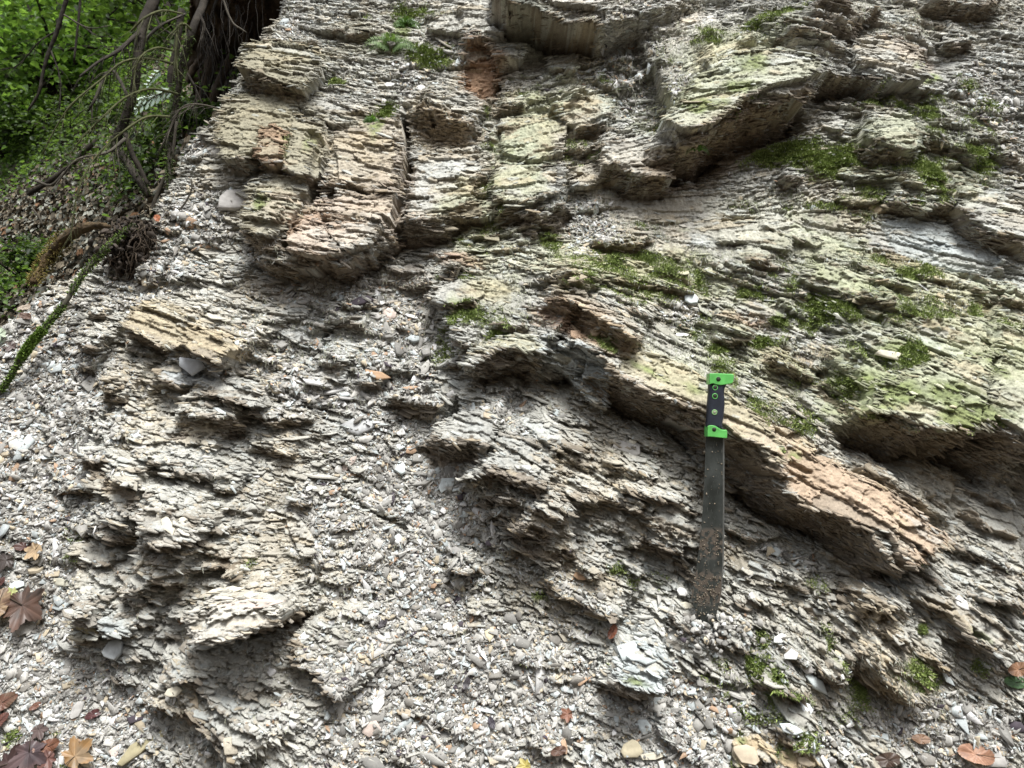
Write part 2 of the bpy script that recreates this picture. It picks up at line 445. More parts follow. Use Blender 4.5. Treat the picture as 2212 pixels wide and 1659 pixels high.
# deep upright cracks (D px polyline, half width D px, depth m)
def crack(pts, hw, dep):
    pts = [(x + (11 * math.sin(k * 2.1 + x)), y) for k, (x, y) in enumerate([(a[0] + (b[0] - a[0]) * f, a[1] + (b[1] - a[1]) * f) for a, b in zip(pts[:-1], pts[1:]) for f in (0, .5)] + [pts[-1]])]
    P = np.array([uv(x, y, 0.05) for x, y in pts]); r = mm(hw) * 4 + .01
    W = window(P[:, 0].min() - r, P[:, 0].max() + r, P[:, 1].min() - r, P[:, 1].max() + r)
    if W is None: return
    X = UU[W]; Y = VVg[W]; best = np.full(X.shape, 1e9, np.float32)
    for k in range(len(P) - 1):
        ax, ay = P[k]; bx, by = P[k + 1]; dx, dy = bx - ax, by - ay
        t = np.clip(((X - ax) * dx + (Y - ay) * dy) / (dx * dx + dy * dy), 0, 1)
        best = np.minimum(best, np.hypot(X - ax - t * dx, Y - ay - t * dy))
    best = best + .006 * J2[W] + .014 * J1[W]
    cv_ = np.clip(1.7 - best / mm(hw), 0, 1) * np.clip(1.0 + .8 * J0[W], .3, 1)
    Hm[W] -= 1.2 * dep * cv_
    CR[W] = np.maximum(CR[W], cv_)
for a in [([(884,217),(880,267),(874,320),(869,370),(865,420),(850,485)], 8, .12),
          ([(690,300),(690,350),(685,400),(665,450),(645,520),(635,560)], 8, .10),
          ([(632,300),(628,360)], 3, .04), ([(478,215),(484,290),(482,355)], 3, .03),
          ([(1070,155),(1067,195)], 3, .05), ([(1085,150),(1115,128)], 3, .05), ([(830,95),(812,110)], 3, .03),
          ([(700,700),(690,740)], 2, .02), ([(900,200),(935,260)], 2, .03), ([(1380,960),(1440,985)], 2, .02)]:
    crack(*a)

# the left outline: the face turns away from the camera beyond this line (D px)
SIL = [(640,-150),(612,-10),(600,30),(572,62),(545,108),(518,150),(490,195),(462,240),(432,272),(402,315),(385,370),(345,430),(330,475),
       (270,520),(205,560),(120,608),(60,645),(0,690),(-150,800),(-420,980)]
P = np.array([uv(x, y) for x, y in SIL])
best = np.full(UU[::2, ::2].shape, 1e9, np.float32); sg = np.zeros_like(best)
X, Y = UU[::2, ::2], VVg[::2, ::2]
for k in range(len(P) - 1):
    ax, ay = P[k]; bx, by = P[k + 1]; dx, dy = bx - ax, by - ay
    t = np.clip(((X - ax) * dx + (Y - ay) * dy) / (dx * dx + dy * dy), 0, 1)
    dd = np.hypot(X - ax - t * dx, Y - ay - t * dy); m = dd < best
    best = np.where(m, dd, best); sg = np.where(m, np.sign(-(dx * (Y - ay) - dy * (X - ax))), sg)
E = (best * sg)
E = np.repeat(np.repeat(E, 2, 0), 2, 1)[:NY, :NX] + .012 * J1     # >0 beyond the outline
FALL = np.where(E > -.05, ((E + .05) ** 2) * 6, 0)
FALL = np.where(E > .0, .015 + E * 3.2, FALL).astype(np.float32)

# ---- zones: how much loose scree lies on the rock (0 rock .. 1 scree)
SC = np.zeros((NY, NX), np.float32)
for cx, cy, rx, ry, an, am in [
    (900,1150,170,330,0,1.2),(1000,1500,330,160,0,1.3),(820,1500,160,180,0,1.1),(860,800,90,180,0,1.0),(760,640,200,60,0,.8),(620,800,130,140,0,.7),
    (100,900,170,300,30,1.3),(60,1300,110,300,0,1.3),(180,1560,190,140,-20,1.3),(440,1620,80,60,0,.5),(330,600,110,80,30,1.1),(420,480,80,100,30,1.0),
    (440,330,40,90,30,1.0),(2050,1580,200,70,0,1.3),(1750,1620,200,60,0,.8),(1350,170,80,130,0,.9),(1440,260,60,80,0,.8),(1280,500,60,120,20,.8),
    (1100,900,120,70,-20,.8),(1480,1560,160,120,0,1.1),(1650,1400,120,60,-30,.6),(2150,250,120,160,0,.6),(950,100,90,120,0,.6),(880,180,50,80,0,.6),
    (1700,1200,140,30,-20,.8),(1470,680,60,50,0,.6),(700,1130,80,120,0,.8),(560,560,60,40,0,.8),(1180,1250,120,50,-20,.5),(640,60,60,60,0,.6),(1330,880,90,40,-30,.6)]:
    w, g = ell(cx, cy, rx, ry, an)
    if w is not None: SC[w] = np.maximum(SC[w], am * g)
SC = np.clip(SC * 1.45 + .25 * J1 - .22, 0, 1)
Hm += Hlit * (1 - .85 * SC)
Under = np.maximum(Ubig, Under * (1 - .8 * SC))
# moss cover
MOSS = [ # cx,cy,rx,ry,ang,strength
 (1790,680,62,36,10,1.0),(1765,655,30,30,0,.8),(1850,850,90,70,0,.9),(2000,905,110,36,10,1.0),(1900,780,70,50,0,.7),(1960,860,60,50,0,.8),(2060,800,20,40,30,.9),(1700,335,80,36,10,1.0),(1800,350,60,50,0,.9),
 (1580,200,50,50,30,.8),(1480,285,60,26,0,1.0),(1560,250,40,30,0,.8),(1660,60,70,20,20,.6),(1985,175,44,26,0,1.0),(2000,240,30,40,0,.6),(2000,385,40,50,0,.9),(2110,340,50,30,0,.9),(1930,235,60,30,0,.6),
 (1000,690,50,40,10,.8),(1085,735,36,20,35,1.0),(1640,742,26,16,0,1.0),(1540,760,26,14,0,.9),(1680,700,16,26,0,.8),(930,125,44,30,-25,1.0),(828,275,16,60,-8,1.0),(875,60,24,50,0,.8),(880,30,60,20,0,.5),
 (590,470,24,30,0,.9),(640,335,10,60,6,.8),(735,190,20,12,0,.8),(690,330,16,40,0,.6),(1300,755,30,20,-30,.9),(1390,820,70,14,-30,.8),(1470,850,60,14,-28,.6),(1640,975,16,18,0,1.0),(1680,985,20,16,0,.9),(1600,890,26,30,0,.5),
 (1290,580,90,36,0,.6),(1240,640,70,20,0,.5),(1180,520,20,30,30,.9),(1370,560,60,20,0,.7),(1340,400,40,10,0,.3),(1620,640,50,30,0,.5),(1700,600,40,40,0,.4),(1960,600,50,30,0,.6),(1900,560,30,20,0,.4),(2180,780,40,60,0,.4),
 (2100,700,40,60,0,.5),(2200,950,30,20,-30,.8),(1980,1220,26,10,0,.4),(1880,1120,40,10,-30,.5),(1860,1030,20,10,0,.5),(1500,1130,60,10,-20,.2),(1660,1470,20,40,0,.9),(1620,1440,16,50,10,.8),(1640,1375,20,30,0,.6),(1700,1490,50,12,-20,.8),
 (1790,1400,14,50,10,.7),(1865,1500,26,26,0,.7),(1970,1455,44,26,-20,.8),(2010,1470,24,20,0,.7),(1970,1350,12,10,0,.9),(2080,1360,40,12,-40,.6),(1355,1445,46,12,-20,.8),(1720,1595,24,10,0,.8),(1595,1590,20,14,0,.8),(1590,1630,14,30,0,.7),
 (1690,1620,20,20,0,.7),(2110,1445,20,16,0,.4),(30,1590,16,14,0,.6),(120,1585,12,10,0,.6),(145,1655,14,10,0,.6),(160,1195,24,40,0,.3),(1410,990,20,10,0,.3),(1160,1290,26,12,0,.4),(1410,1250,40,20,0,.4),(1330,1230,30,16,0,.3),
 (1120,1440,20,10,0,.2),(560,1210,20,10,0,.2),(1570,1500,60,60,0,.25),(1750,1250,60,30,0,.2),(1100,320,50,160,-4,.22),(1050,480,60,70,0,.22),(1550,130,110,60,20,.30),(1250,330,60,60,0,.2),(1150,210,60,60,0,.16),
 (1750,470,160,70,0,.22),(1950,700,160,60,-15,.35),(1420,600,160,60,0,.3),(2000,500,60,60,0,.2),(2130,450,60,60,0,.35),(1880,400,80,60,0,.35),(2050,250,100,80,0,.25),(1500,480,120,50,0,.15),(1300,220,60,60,0,.1),(1560,820,40,60,0,.4),
 (1720,900,60,60,-30,.45),(1500,700,60,40,0,.35),(1000,620,40,60,0,.35),(960,760,30,60,0,.3),(1700,1560,160,50,0,.2)]
MM = np.zeros((NY, NX), np.float32)
for cx, cy, rx, ry, an, am in MOSS:
    w, g = ell(cx, cy, rx, ry, an)
    if w is not None: MM[w] = np.maximum(MM[w], am * g)
J3 = fbm(UU * 26, VVg * 26, 7, 3)
MM = np.clip(MM * 1.2 + .45 * J3 * (MM > .03) + .22 * J1 * (MM > .03) - .10, 0, 1)
# calmer bed faces, where the rock has broken along one plane
SM = np.zeros((NY, NX), np.float32)
for cx, cy, rx, ry, an in [(1790,1040,190,34,-31),(1400,800,120,22,-33),(1590,170,130,60,28),(1480,260,70,40,20),(2110,830,130,60,-28),(1950,520,100,40,-14),(2130,600,110,50,-14),(560,270,90,70,0),
    (600,150,90,60,0),(660,330,40,60,0),(770,330,70,90,0),(345,700,60,34,-20),(440,750,50,24,-25),(1150,100,60,40,0),(1440,440,120,50,5),(1600,500,160,50,0),(1130,320,60,130,-5),(2020,130,60,40,-10),
    (1030,170,34,50,0),(1240,785,70,26,-22),(545,1318,80,26,5),(1250,250,100,60,20),(2150,1130,120,60,-28),(2150,1370,90,30,-32),(1750,500,120,60,0),(980,430,60,60,0),(1060,640,50,30,-10),(1400,1440,50,34,0)]:
    w, g = ell(cx, cy, rx, ry, an)
    if w is not None: SM[w] = np.maximum(SM[w], g)
SM = np.clip(SM * 2.0 + .5 * J1 - .35, 0, 1)

# ---- colour zones
GREY = np.array([.345, .342, .308]); OLIVE = np.array([.25, .235, .172]); OCHRE = np.array([.37, .305, .20]); RUST = np.array([.33, .215, .14])
BLUE = np.array([.33, .36, .355]); BROWN = np.array([.20, .145, .09]); SOIL = np.array([.085, .062, .042]); FILM = np.array([.285, .31, .17]); PALE = np.array([.47, .455, .42])
DARKG = np.array([.17, .16, .145])
CZ = [  # cx,cy,rx,ry,ang,colour,weight
 (610,160,90,90,0,OLIVE,.9),(570,280,100,90,0,OLIVE,1),(660,330,60,90,0,OLIVE,.7),(760,80,60,60,0,OLIVE,.6),(600,480,60,50,0,OLIVE,.7),(780,340,70,120,0,OCHRE,.5),
 (760,480,90,80,0,RUST,.45),(860,430,40,120,0,RUST,.35),(1040,165,45,75,0,RUST,.95),(950,290,80,40,-10,BROWN,.7),(345,700,70,50,-20,OCHRE,.75),(470,750,70,36,-20,OCHRE,.8),
 (1140,100,70,50,0,np.array([.26,.27,.23]),.8),(1240,790,90,36,-20,BLUE,.9),(1230,720,80,30,-28,RUST,.8),(1290,750,70,30,-28,RUST,.7),(1560,330,120,50,30,BROWN,.8),(1450,400,90,30,-5,BROWN,.6),
 (1600,700,60,20,-10,RUST,.7),(1700,780,60,22,-20,RUST,.5),(1750,760,30,20,-20,OCHRE,.8),(1570,1000,60,40,-30,OCHRE,.5),(1700,1040,90,40,-32,RUST,.5),(1640,960,330,44,-31,np.array([.36,.30,.215]),.8),(1800,1070,190,44,-31,np.array([.39,.305,.22]),.85),(1240,690,70,20,-25,RUST,.6),(1880,1100,110,34,-30,RUST,.25),(1390,800,110,24,-33,np.array([.36,.28,.18]),.5),(1930,1160,90,30,-30,OCHRE,.5),
 (1960,140,60,30,0,RUST,.5),(1900,110,50,20,0,RUST,.4),(2010,520,90,40,-14,BLUE,.9),(2130,590,110,60,-14,BLUE,.6),(1930,560,70,40,-10,BROWN,.8),(1890,450,40,30,0,OCHRE,.6),(2110,670,30,16,0,RUST,.8),
 (2150,800,120,60,-25,FILM,.5),(1380,1410,50,50,0,BLUE,.8),(1700,1420,60,30,-30,BLUE,.5),(240,1330,50,30,0,BLUE,.6),(260,1410,40,40,0,BLUE,.6),(415,790,60,24,-14,BLUE,.8),(540,1210,110,30,-12,OCHRE,.35),
 (540,1320,110,40,5,PALE,.6),(1000,570,50,20,-10,RUST,.7),(1050,640,50,30,0,OCHRE,.6),(1580,1200,40,30,0,OCHRE,.3),(2060,1330,80,20,-35,OCHRE,.6),(1280,1250,60,30,-20,OCHRE,.4),(400,1530,60,40,-40,OCHRE,.4),
 (780,920,70,30,0,BLUE,.5),(680,850,90,40,-5,np.array([.37,.36,.35]),.6),(560,780,60,40,0,OCHRE,.3),(1240,70,80,30,-10,PALE,.5),(1150,30,100,25,-10,OCHRE,.3),(870,650,60,100,0,RUST,.22),(700,620,150,50,0,RUST,.2),
 (2000,700,260,160,-20,FILM,.6),(1420,600,200,70,-10,FILM,.5),(1600,780,160,80,-25,FILM,.45),(1950,350,200,120,0,FILM,.45),(1850,850,140,80,-10,FILM,.7),(1300,200,120,100,0,FILM,.3),(1250,580,160,70,-10,FILM,.35),(1130,330,70,170,-10,FILM,.55),(1010,470,70,90,0,FILM,.45),(1560,130,130,80,25,FILM,.5),(1450,250,90,50,20,FILM,.55),(980,420,60,40,0,OCHRE,.35),
 (1700,500,180,100,0,FILM,.25),(1450,830,110,40,-28,FILM,.5),(1060,560,70,160,0,FILM,.3),(1850,600,120,80,-20,FILM,.3),(1500,90,140,50,20,PALE,.5),(1600,480,200,60,0,PALE,.25),(1680,1620,80,30,-20,OCHRE,.8),(1990,1250,120,30,-30,np.array([.3,.28,.24]),.5)]
C0 = np.zeros((NY // 4 + 1, NX // 4 + 1, 3), np.float32) + GREY
def paint(Carr, cx, cy, rx, ry, an, col, wt):
    w, g = ell(cx, cy, rx, ry, an)
    if w is None: return
    sy = slice(w[0].start // 4, w[0].stop // 4); sx = slice(w[1].start // 4, w[1].stop // 4)
    u, v = uv(cx, cy); a = R_(an); sc = 1.15e-3 * (1.95 + v * .4) / 1.95
    X = UU[::4, ::4][sy, sx] - u; Y = VVg[::4, ::4][sy, sx] - v
    p = (X * math.cos(a) + Y * math.sin(a)) / (rx * sc); q = (-X * math.sin(a) + Y * math.cos(a)) / (ry * sc)
    n = J1[::4, ::4][sy, sx] * .9 + J2[::4, ::4][sy, sx] * .5
    g = np.clip((np.exp(-(p * p + q * q) * .8) + .35 * n - .25) * 2.2, 0, 1) * wt
    Carr[sy, sx] = Carr[sy, sx] * (1 - g[..., None]) + col * g[..., None]
for z in CZ: paint(C0, *z)
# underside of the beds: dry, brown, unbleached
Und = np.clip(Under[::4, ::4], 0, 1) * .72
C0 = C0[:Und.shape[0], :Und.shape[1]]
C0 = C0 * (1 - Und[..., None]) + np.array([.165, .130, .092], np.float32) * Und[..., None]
low = fbm(UU[::4, ::4] * 5, VVg[::4, ::4] * 5, 5, 4)
C0 = C0 * (1 + .16 * low[..., None]) * (1 + np.array([.03, 0, -.05]) * fbm(UU[::4, ::4] * 3 + 9, VVg[::4, ::4] * 3, 6, 3)[..., None])
w1 = fbm(UU[::4, ::4] * 9 + 9, VVg[::4, ::4] * 4, 2, 4)
st = np.clip((w1 - .12) * 3, 0, 1)[..., None] * .35
C0 = C0 * (1 - st) + OCHRE * st
C0 = C0.astype(np.float32)
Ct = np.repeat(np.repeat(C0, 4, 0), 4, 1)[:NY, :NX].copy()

# ---- angular slabs and joint faces: polygons (D px) that break the relief into flat facets
def in_poly(X, Y, P):
    c = np.zeros(X.shape, bool); n = len(P)
    for k in range(n):
        x0, y0 = P[k]; x1, y1 = P[(k + 1) % n]
        c ^= ((y0 > Y) != (y1 > Y)) & (X < (x1 - x0) * (Y - y0) / ((y1 - y0) + 1e-12) + x0)
    return c
def facet(pts, add, dip=.22, side=0.0, col=None, wt=0.0, lift=.05, calm=.9, jag=1.0, keep=.25):
    P = np.array([uv(x, y, lift) for x, y in pts])
    W = window(P[:, 0].min() - .02, P[:, 0].max() + .02, P[:, 1].min() - .02, P[:, 1].max() + .02)
    if W is None: return
    X = UU[W] + jag * (.004 * J1[W] + .003 * J2[W]); Y = VVg[W] + jag * (.004 * J1[W] - .004 * J2[W])
    m = in_poly(X, Y, P)
    if not m.any(): return
    cu, cv_ = P.mean(0)
    H0 = Hm[W]
    hm = float(np.percentile(H0[m], 65))
    new = hm + add - dip * (Y - cv_) + side * (X - cu)
    Hm[W] = np.where(m, new * (1 - keep) + (H0 + add) * keep, H0)
    SM[W] = np.where(m, np.maximum(SM[W], calm), SM[W]); SC[W] = np.where(m, SC[W] * .3, SC[W]); Under[W] = np.where(m, 0, Under[W])
    if col is not None:
        sy = slice(W[0].start // 4, W[0].start // 4 + m[::4, ::4].shape[0]); sx = slice(W[1].start // 4, W[1].start // 4 + m[::4, ::4].shape[1])
        mm_ = m[::4, ::4].astype(np.float32)[:C0[sy, sx].shape[0], :C0[sy, sx].shape[1]] * wt
        mm_ = (mm_ * np.clip(.8 + .8 * J1[W][::4, ::4][:mm_.shape[0], :mm_.shape[1]], .3, 1))[..., None]
        C0[sy, sx] = C0[sy, sx] * (1 - mm_) + np.asarray(col, np.float32) * mm_
        mf = (m * wt)[..., None].astype(np.float32)
        Ct[W] = Ct[W] * (1 - mf) + np.asarray(col, np.float32) * mf
_rg = np.random.default_rng(5)
for _ in range(230):
    px_, py_ = _rg.uniform(60, 2180), _rg.uniform(10, 1640)
    u_, v_ = uv(px_, py_); j_, i_ = min(max(iv(v_), 0), NY - 1), min(max(iu(u_), 0), NX - 1)
    if E[j_, i_] > -.08 or SC[j_, i_] > .45: continue
    th_ = R_(theta_at(j_, i_) + _rg.normal() * 10); L_ = _rg.uniform(22, 75); B_h = L_ * _rg.uniform(.25, .6)
    pts_ = []
    for a_, b_ in ((-1, .7), (-.3, 1), (.8, .8), (1, .1), (.7, -.9), (-.2, -1), (-1.05, -.6)):
        a2, b2 = a_ * L_ + _rg.normal() * L_ * .15, b_ * B_h + _rg.normal() * B_h * .18
        pts_.append((px_ + a2 * math.cos(th_) - b2 * math.sin(th_), py_ - (a2 * math.sin(th_) + b2 * math.cos(th_))))
    facet(pts_, _rg.uniform(-.004, .014), _rg.uniform(.05, .5), _rg.normal() * .12, None, 0, .03, _rg.uniform(.2, .9), 1.0, .3)
TANF = (.335, .30, .24); PALF = (.40, .39, .35)
for f_ in [
 ([(1058,0),(1130,-14),(1260,14),(1302,58),(1298,84),(1284,64),(1203,54),(1137,35),(1087,35)], .02, .3, 0, PALF, .5),
 ([(1003,95),(1030,88),(1056,100),(1075,130),(1072,180),(1050,210),(1000,190)], -.03, -.3, 0, RUST * .9, .8),
 ([(530,108),(600,98),(692,108),(698,168),(664,216),(600,192),(550,172),(523,162)], .025, .2, -.1, OLIVE, .9),
 ([(479,215),(540,204),(642,212),(652,258),(606,318),(578,344),(536,358),(483,352)], .03, .12, -.1, OLIVE, .95),
 ([(574,296),(608,285),(632,300),(630,374),(602,380),(574,362)], .03, .2, 0, RUST * .85, .7),
 ([(640,268),(702,262),(712,330),(700,398),(660,398),(630,386)], .03, .2, -.1, OLIVE * 1.1, .7),
 ([(553,402),(600,384),(672,400),(668,440),(645,490),(612,534),(572,526),(546,496)], .03, .25, -.15, OLIVE * 1.1, .7),
 ([(722,290),(790,272),(862,248),(870,330),(862,400),(800,420),(740,400)], .025, .12, 0, TANF, .7),
 ([(735,415),(800,432),(858,410),(846,482),(805,545),(760,560),(720,520)], .03, .25, 0, TANF, .6),
 ([(640,500),(700,470),(722,530),(752,566),(700,575),(640,560)], .03, .3, 0, RUST * 1.1, .4),
 ([(890,320),(960,330),(1030,310),(1040,380),(1000,450),(940,462),(880,470),(885,400)], .012, .1, 0, None, 0),
 ([(1080,250),(1150,240),(1230,262),(1215,330),(1150,350),(1085,330)], .02, .2, 0, None, 0),
 ([(1070,350),(1150,360),(1220,350),(1210,420),(1140,450),(1065,440)], .02, .2, 0, None, 0),
 ([(1418,290),(1478,214),(1560,160),(1660,148),(1724,168),(1754,190),(1707,214),(1661,228),(1614,240),(1584,256),(1541,290),(1507,312),(1474,322),(1440,317)], .035, .1, .05, (.36,.37,.27), .6),
 ([(1300,300),(1400,290),(1450,330),(1450,395),(1404,392),(1364,388),(1324,366),(1298,366)], .02, .2, 0, None, 0),
 ([(1830,100),(1900,90),(1975,120),(1990,180),(1910,190),(1874,164),(1834,160)], .02, .15, 0, (.37,.34,.28), .6),
 ([(1872,230),(1950,240),(1990,290),(1974,328),(1941,340),(1891,322),(1868,298)], .025, .2, 0, None, 0),
 ([(1925,448),(2060,455),(2110,500),(2190,540),(2150,600),(2040,570),(1950,530)], -.01, .0, 0, BLUE, .7),
 ([(2074,380),(2212,420),(2230,520),(2157,512),(2107,482),(2074,448)], .02, .15, 0, None, 0),
 ([(1832,896),(1850,838),(1960,800),(2100,770),(2250,830),(2260,1010),(2157,953),(2107,920),(2078,902),(2070,940),(2014,922),(1974,934),(1941,927),(1874,900)], .03, .12, 0, (.36,.37,.27), .6),
 ([(1960,700),(2100,690),(2230,740),(2230,820),(2100,765),(1970,790)], .01, .1, 0, (.36,.365,.29), .5),
 ([(1190,645),(1240,640),(1310,690),(1372,735),(1366,758),(1330,736),(1280,702),(1235,668)], .02, .3, 0, TANF, .7),
 ([(1320,772),(1390,765),(1460,790),(1530,840),(1600,895),(1655,960),(1641,1007),(1618,989),(1607,963),(1567,946),(1524,906),(1471,880),(1437,863),(1387,843),(1337,813)], .02, .25, 0, (.345,.32,.23), .75),
 ([(1690,1062),(1648,985),(1700,965),(1800,1010),(1885,1050),(1965,1112),(2024,1165),(1960,1196),(1922,1218),(1901,1190),(1880,1148),(1808,1117),(1751,1103)], .025, .25, 0, (.365,.285,.21), .9),
 ([(1004,807),(1020,768),(1090,732),(1152,732),(1182,772),(1130,768),(1090,760),(1057,780)], .03, .3, 0, (.33,.33,.23), .6),
 ([(1165,768),(1240,756),(1306,796),(1318,846),(1312,886),(1282,872),(1232,812)], -.015, .05, 0, BLUE, .9),
 ([(277,706),(300,668),(345,650),(400,672),(445,702),(420,738),(393,749),(372,764),(333,734),(300,722)], .03, .15, -.1, (.345,.31,.225), .9),
 ([(417,736),(448,712),(505,735),(530,760),(497,798),(483,786),(443,766)], .025, .2, 0, (.36,.315,.225), .85),
 ([(372,764),(420,752),(480,800),(470,826),(400,832),(356,810)], -.02, .1, 0, (.33,.35,.36), .9),
 ([(462,1296),(520,1262),(600,1266),(640,1292),(634,1324),(583,1341),(533,1355),(472,1362),(448,1330)], .04, .12, 0, (.42,.405,.36), .8),
 ([(353,1100),(380,1080),(450,1120),(467,1156),(433,1163),(387,1169)], .02, .2, 0, PALF, .6),
 ([(600,1120),(630,1110),(680,1190),(670,1210),(640,1200)], .012, .2, 0, PALF, .6),
 ([(150,1335),(190,1325),(228,1372),(177,1380)], .02, .2, 0, OLIVE, .6), ([(225,1330),(285,1335),(290,1360),(240,1372)], .015, .1, 0, BLUE, .7),
 ([(1340,1385),(1400,1380),(1440,1420),(1424,1488),(1387,1476),(1354,1473),(1326,1452)], .02, .1, 0, BLUE * 1.1, .8),
 ([(1970,1275),(2060,1290),(2140,1340),(2200,1400),(2140,1416),(2094,1386),(2074,1363),(2041,1323),(1994,1306)], .02, .2, 0, TANF, .7),
 ([(1590,1610),(1650,1600),(1690,1650),(1600,1670)], .02, .1, 0, (.42,.34,.22), .8), ([(1700,1640),(1760,1630),(1790,1670),(1700,1680)], .015, .1, 0, (.42,.34,.22), .8),
 ([(985,1040),(1060,1000),(1150,1010),(1184,1052),(1124,1034),(1070,1021)], .015, .2, 0, None, 0),
 ([(940,915),(1000,890),(1080,900),(1066,965),(1037,958),(977,963),(944,953)], .02, .2, 0, None, 0),
]: facet(*f_)
SM = np.clip(SM, 0, 1)
# ---- stamped plates: every broken bed edge is its own little tilted plate
Rr = np.zeros((NY, NX), np.float32)
def stamps(n, amin, amax, asp0, asp1, off, tilt, undercut, angj, scree_only=None, seed=1):
    rg = np.random.default_rng(seed)
    ii = rg.integers(8, NX - 8, n); jj = rg.integers(8, NY - 8, n)
    A = amin * (amax / amin) ** (rg.random(n) ** 1.6)
    B = A / (asp0 + (asp1 - asp0) * rg.random(n))
    rnd = rg.random((n, 8)); ang5 = rg.random((n, 3)) * 2 * math.pi; rad5 = .72 + .35 * rg.random((n, 3))
    for k in range(n):
        i, j = int(ii[k]), int(jj[k]); s = SC[j, i]
        if E[j, i] > .25: continue
        if rnd[k, 0] < s * .9: continue
        sm = float(SM[j, i])
        if asp0 > 6 and rnd[k, 7] < max(.85 * sm, .6 * float(WA[j, i])): continue
        if amax < .06 and rnd[k, 7] < max(.85 * sm, .75 * float(WA[j, i])): continue
        a_, b_ = float(A[k]), float(B[k])
        th = R_(theta_at(j, i) + (rnd[k, 1] - .5) * 2 * (angj + 40 * s))
        c, s_ = math.cos(th), math.sin(th)
        r = int(a_ * 1.25 / DU) + 2; ry = int((abs(s_) * a_ + b_ * 1.6) * 1.2 / DU) + 2
        j0, j1, i0, i1 = max(0, j - ry), min(NY, j + ry), max(0, i - r), min(NX, i + r)
        W = (slice(j0, j1), slice(i0, i1))
        x = UU[W] - us[i]; y = VVg[W] - vs[j]
        p = (x * c + y * s_) / a_; q = (-x * s_ + y * c) / b_
        nz = J2[W]; n1 = J1[W]
        mk = np.maximum(np.abs(q), np.abs(p) * .96)
        for z_ in range(3):
            an = ang5[k, z_]; mk = np.maximum(mk, (p * math.cos(an) + q * math.sin(an)) / rad5[k, z_])
        mk = mk + .16 * nz + .06 * n1
        hgt = b_ * off * (rnd[k, 2] - .45)
        uf = (1 - .45 * float(Under[j, i])) * (1 - .62 * sm) * (1 - .45 * float(WA[j, i]))
        hgt *= uf
        new = hgt - uf * tilt * b_ * q + (rnd[k, 3] - .5) * .25 * b_ * p + Rr[j, i] * .35
        ins = mk < 1
        q2 = q + .25 * nz
        cut = (mk < 1.5) & (q2 < -.75) & ~ins & (q2 > -1.5)
        R0 = Rr[W]
        R0 = np.where(cut, np.minimum(R0, hgt - undercut * b_ * uf), R0)
        Rr[W] = np.where(ins, new, R0)
        v_ = .80 + .40 * rnd[k, 4]
        cc = C0[min(j // 4, C0.shape[0] - 1), min(i // 4, C0.shape[1] - 1)] * v_
        cc = cc * np.array([1 + (rnd[k, 5] - .5) * .08, 1, 1 - (rnd[k, 5] - .5) * .10])
        if rnd[k, 6] < .10: cc = cc * .4 + OCHRE * .6
        elif rnd[k, 6] > .90: cc = cc * .4 + BLUE * 1.1 * .6
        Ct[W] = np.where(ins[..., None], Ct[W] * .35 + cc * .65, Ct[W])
stamps(900, .05, .13, 2.2, 4.5, .6, .35, .45, 7, seed=11)
stamps(900, .07, .18, 8, 14, 1.2, .5, .9, 4, seed=15)
stamps(5000, .022, .055, 2.4, 5.0, 1.0, .5, 1.1, 9, seed=12)
stamps(26000, .008, .022, 1.8, 4.2, 1.1, .6, 1.2, 14, seed=13)
stamps(36000, .004, .009, 1.3, 3.0, 1.3, .6, 1.3, 25, seed=14)
Rr += (.0016 * (rng.random((NY, NX)).astype(np.float32) - .5) + .0035 * fbm(UU * 120, VVg * 150, 6, 2)) * (1 + SC)
Rr += .0045 * RUN * WA
mg = np.clip((MM - .28) * 1.5, 0, .8)[..., None]
Ct = Ct * (1 - mg) + (np.array([.15, .185, .065], np.float32) * (1 + .5 * J2[..., None])) * mg
mg = None
Ct *= (1 + .22 * (RUN * WA)[..., None])
H = Hm + Rr
hr = H
PX = UU
PY = 1.95 + sn * (VVg - SHEAR * hr) - cs * (hr - FALL)
PZ = CAMZ + cs * (VVg - SHEAR * hr) + sn * (hr - FALL) 
vert = np.stack([PX, PY, PZ], -1).reshape(-1, 3)
keep = (E[:-1, :-1] < .34)
idx = np.arange(NX * NY, dtype=np.int32).reshape(NY, NX)
q4 = np.stack([idx[:-1, :-1], idx[:-1, 1:], idx[1:, 1:], idx[1:, :-1]], -1)[keep]
Ct = Ct * (1 + .12 * (rng.random((NY, NX, 1)).astype(np.float32) - .5))
far = np.clip((E - .02) * 12, 0, 1)[..., None]
Ct = Ct * (1 - far) + SOIL * far

# smoothed surface for things that lie on the cliff
def boxblur(a, r):
    for ax in (0, 1):
        c = np.cumsum(np.pad(a, [(r + 1, r) if x == ax else (0, 0) for x in (0, 1)], mode='edge'), axis=ax, dtype=np.float64)
        n = a.shape[ax]
        a = (np.take(c, range(2 * r + 1, 2 * r + 1 + n), ax) - np.take(c, range(0, n), ax)) / (2 * r + 1)
    return a.astype(np.float32)
Hs = boxblur(H - FALL, 4)
gv, gu = np.gradient(Hs, DU)
def surf(i, j):
    """cliff points and smooth normals at grid indices (arrays)"""
    h = H[j, i]; f = FALL[j, i]
    v = vs[j] - SHEAR * h
    p = np.stack([us[i], 1.95 + sn * v - cs * (h - f), CAMZ + cs * v + sn * (h - f)], -1)
    a, b = -gu[j, i], -gv[j, i]
    n = VN[None] + a[:, None] * VX[None] + b[:, None] * VV[None]
    n /= np.linalg.norm(n, axis=1, keepdims=True)
    return p, n
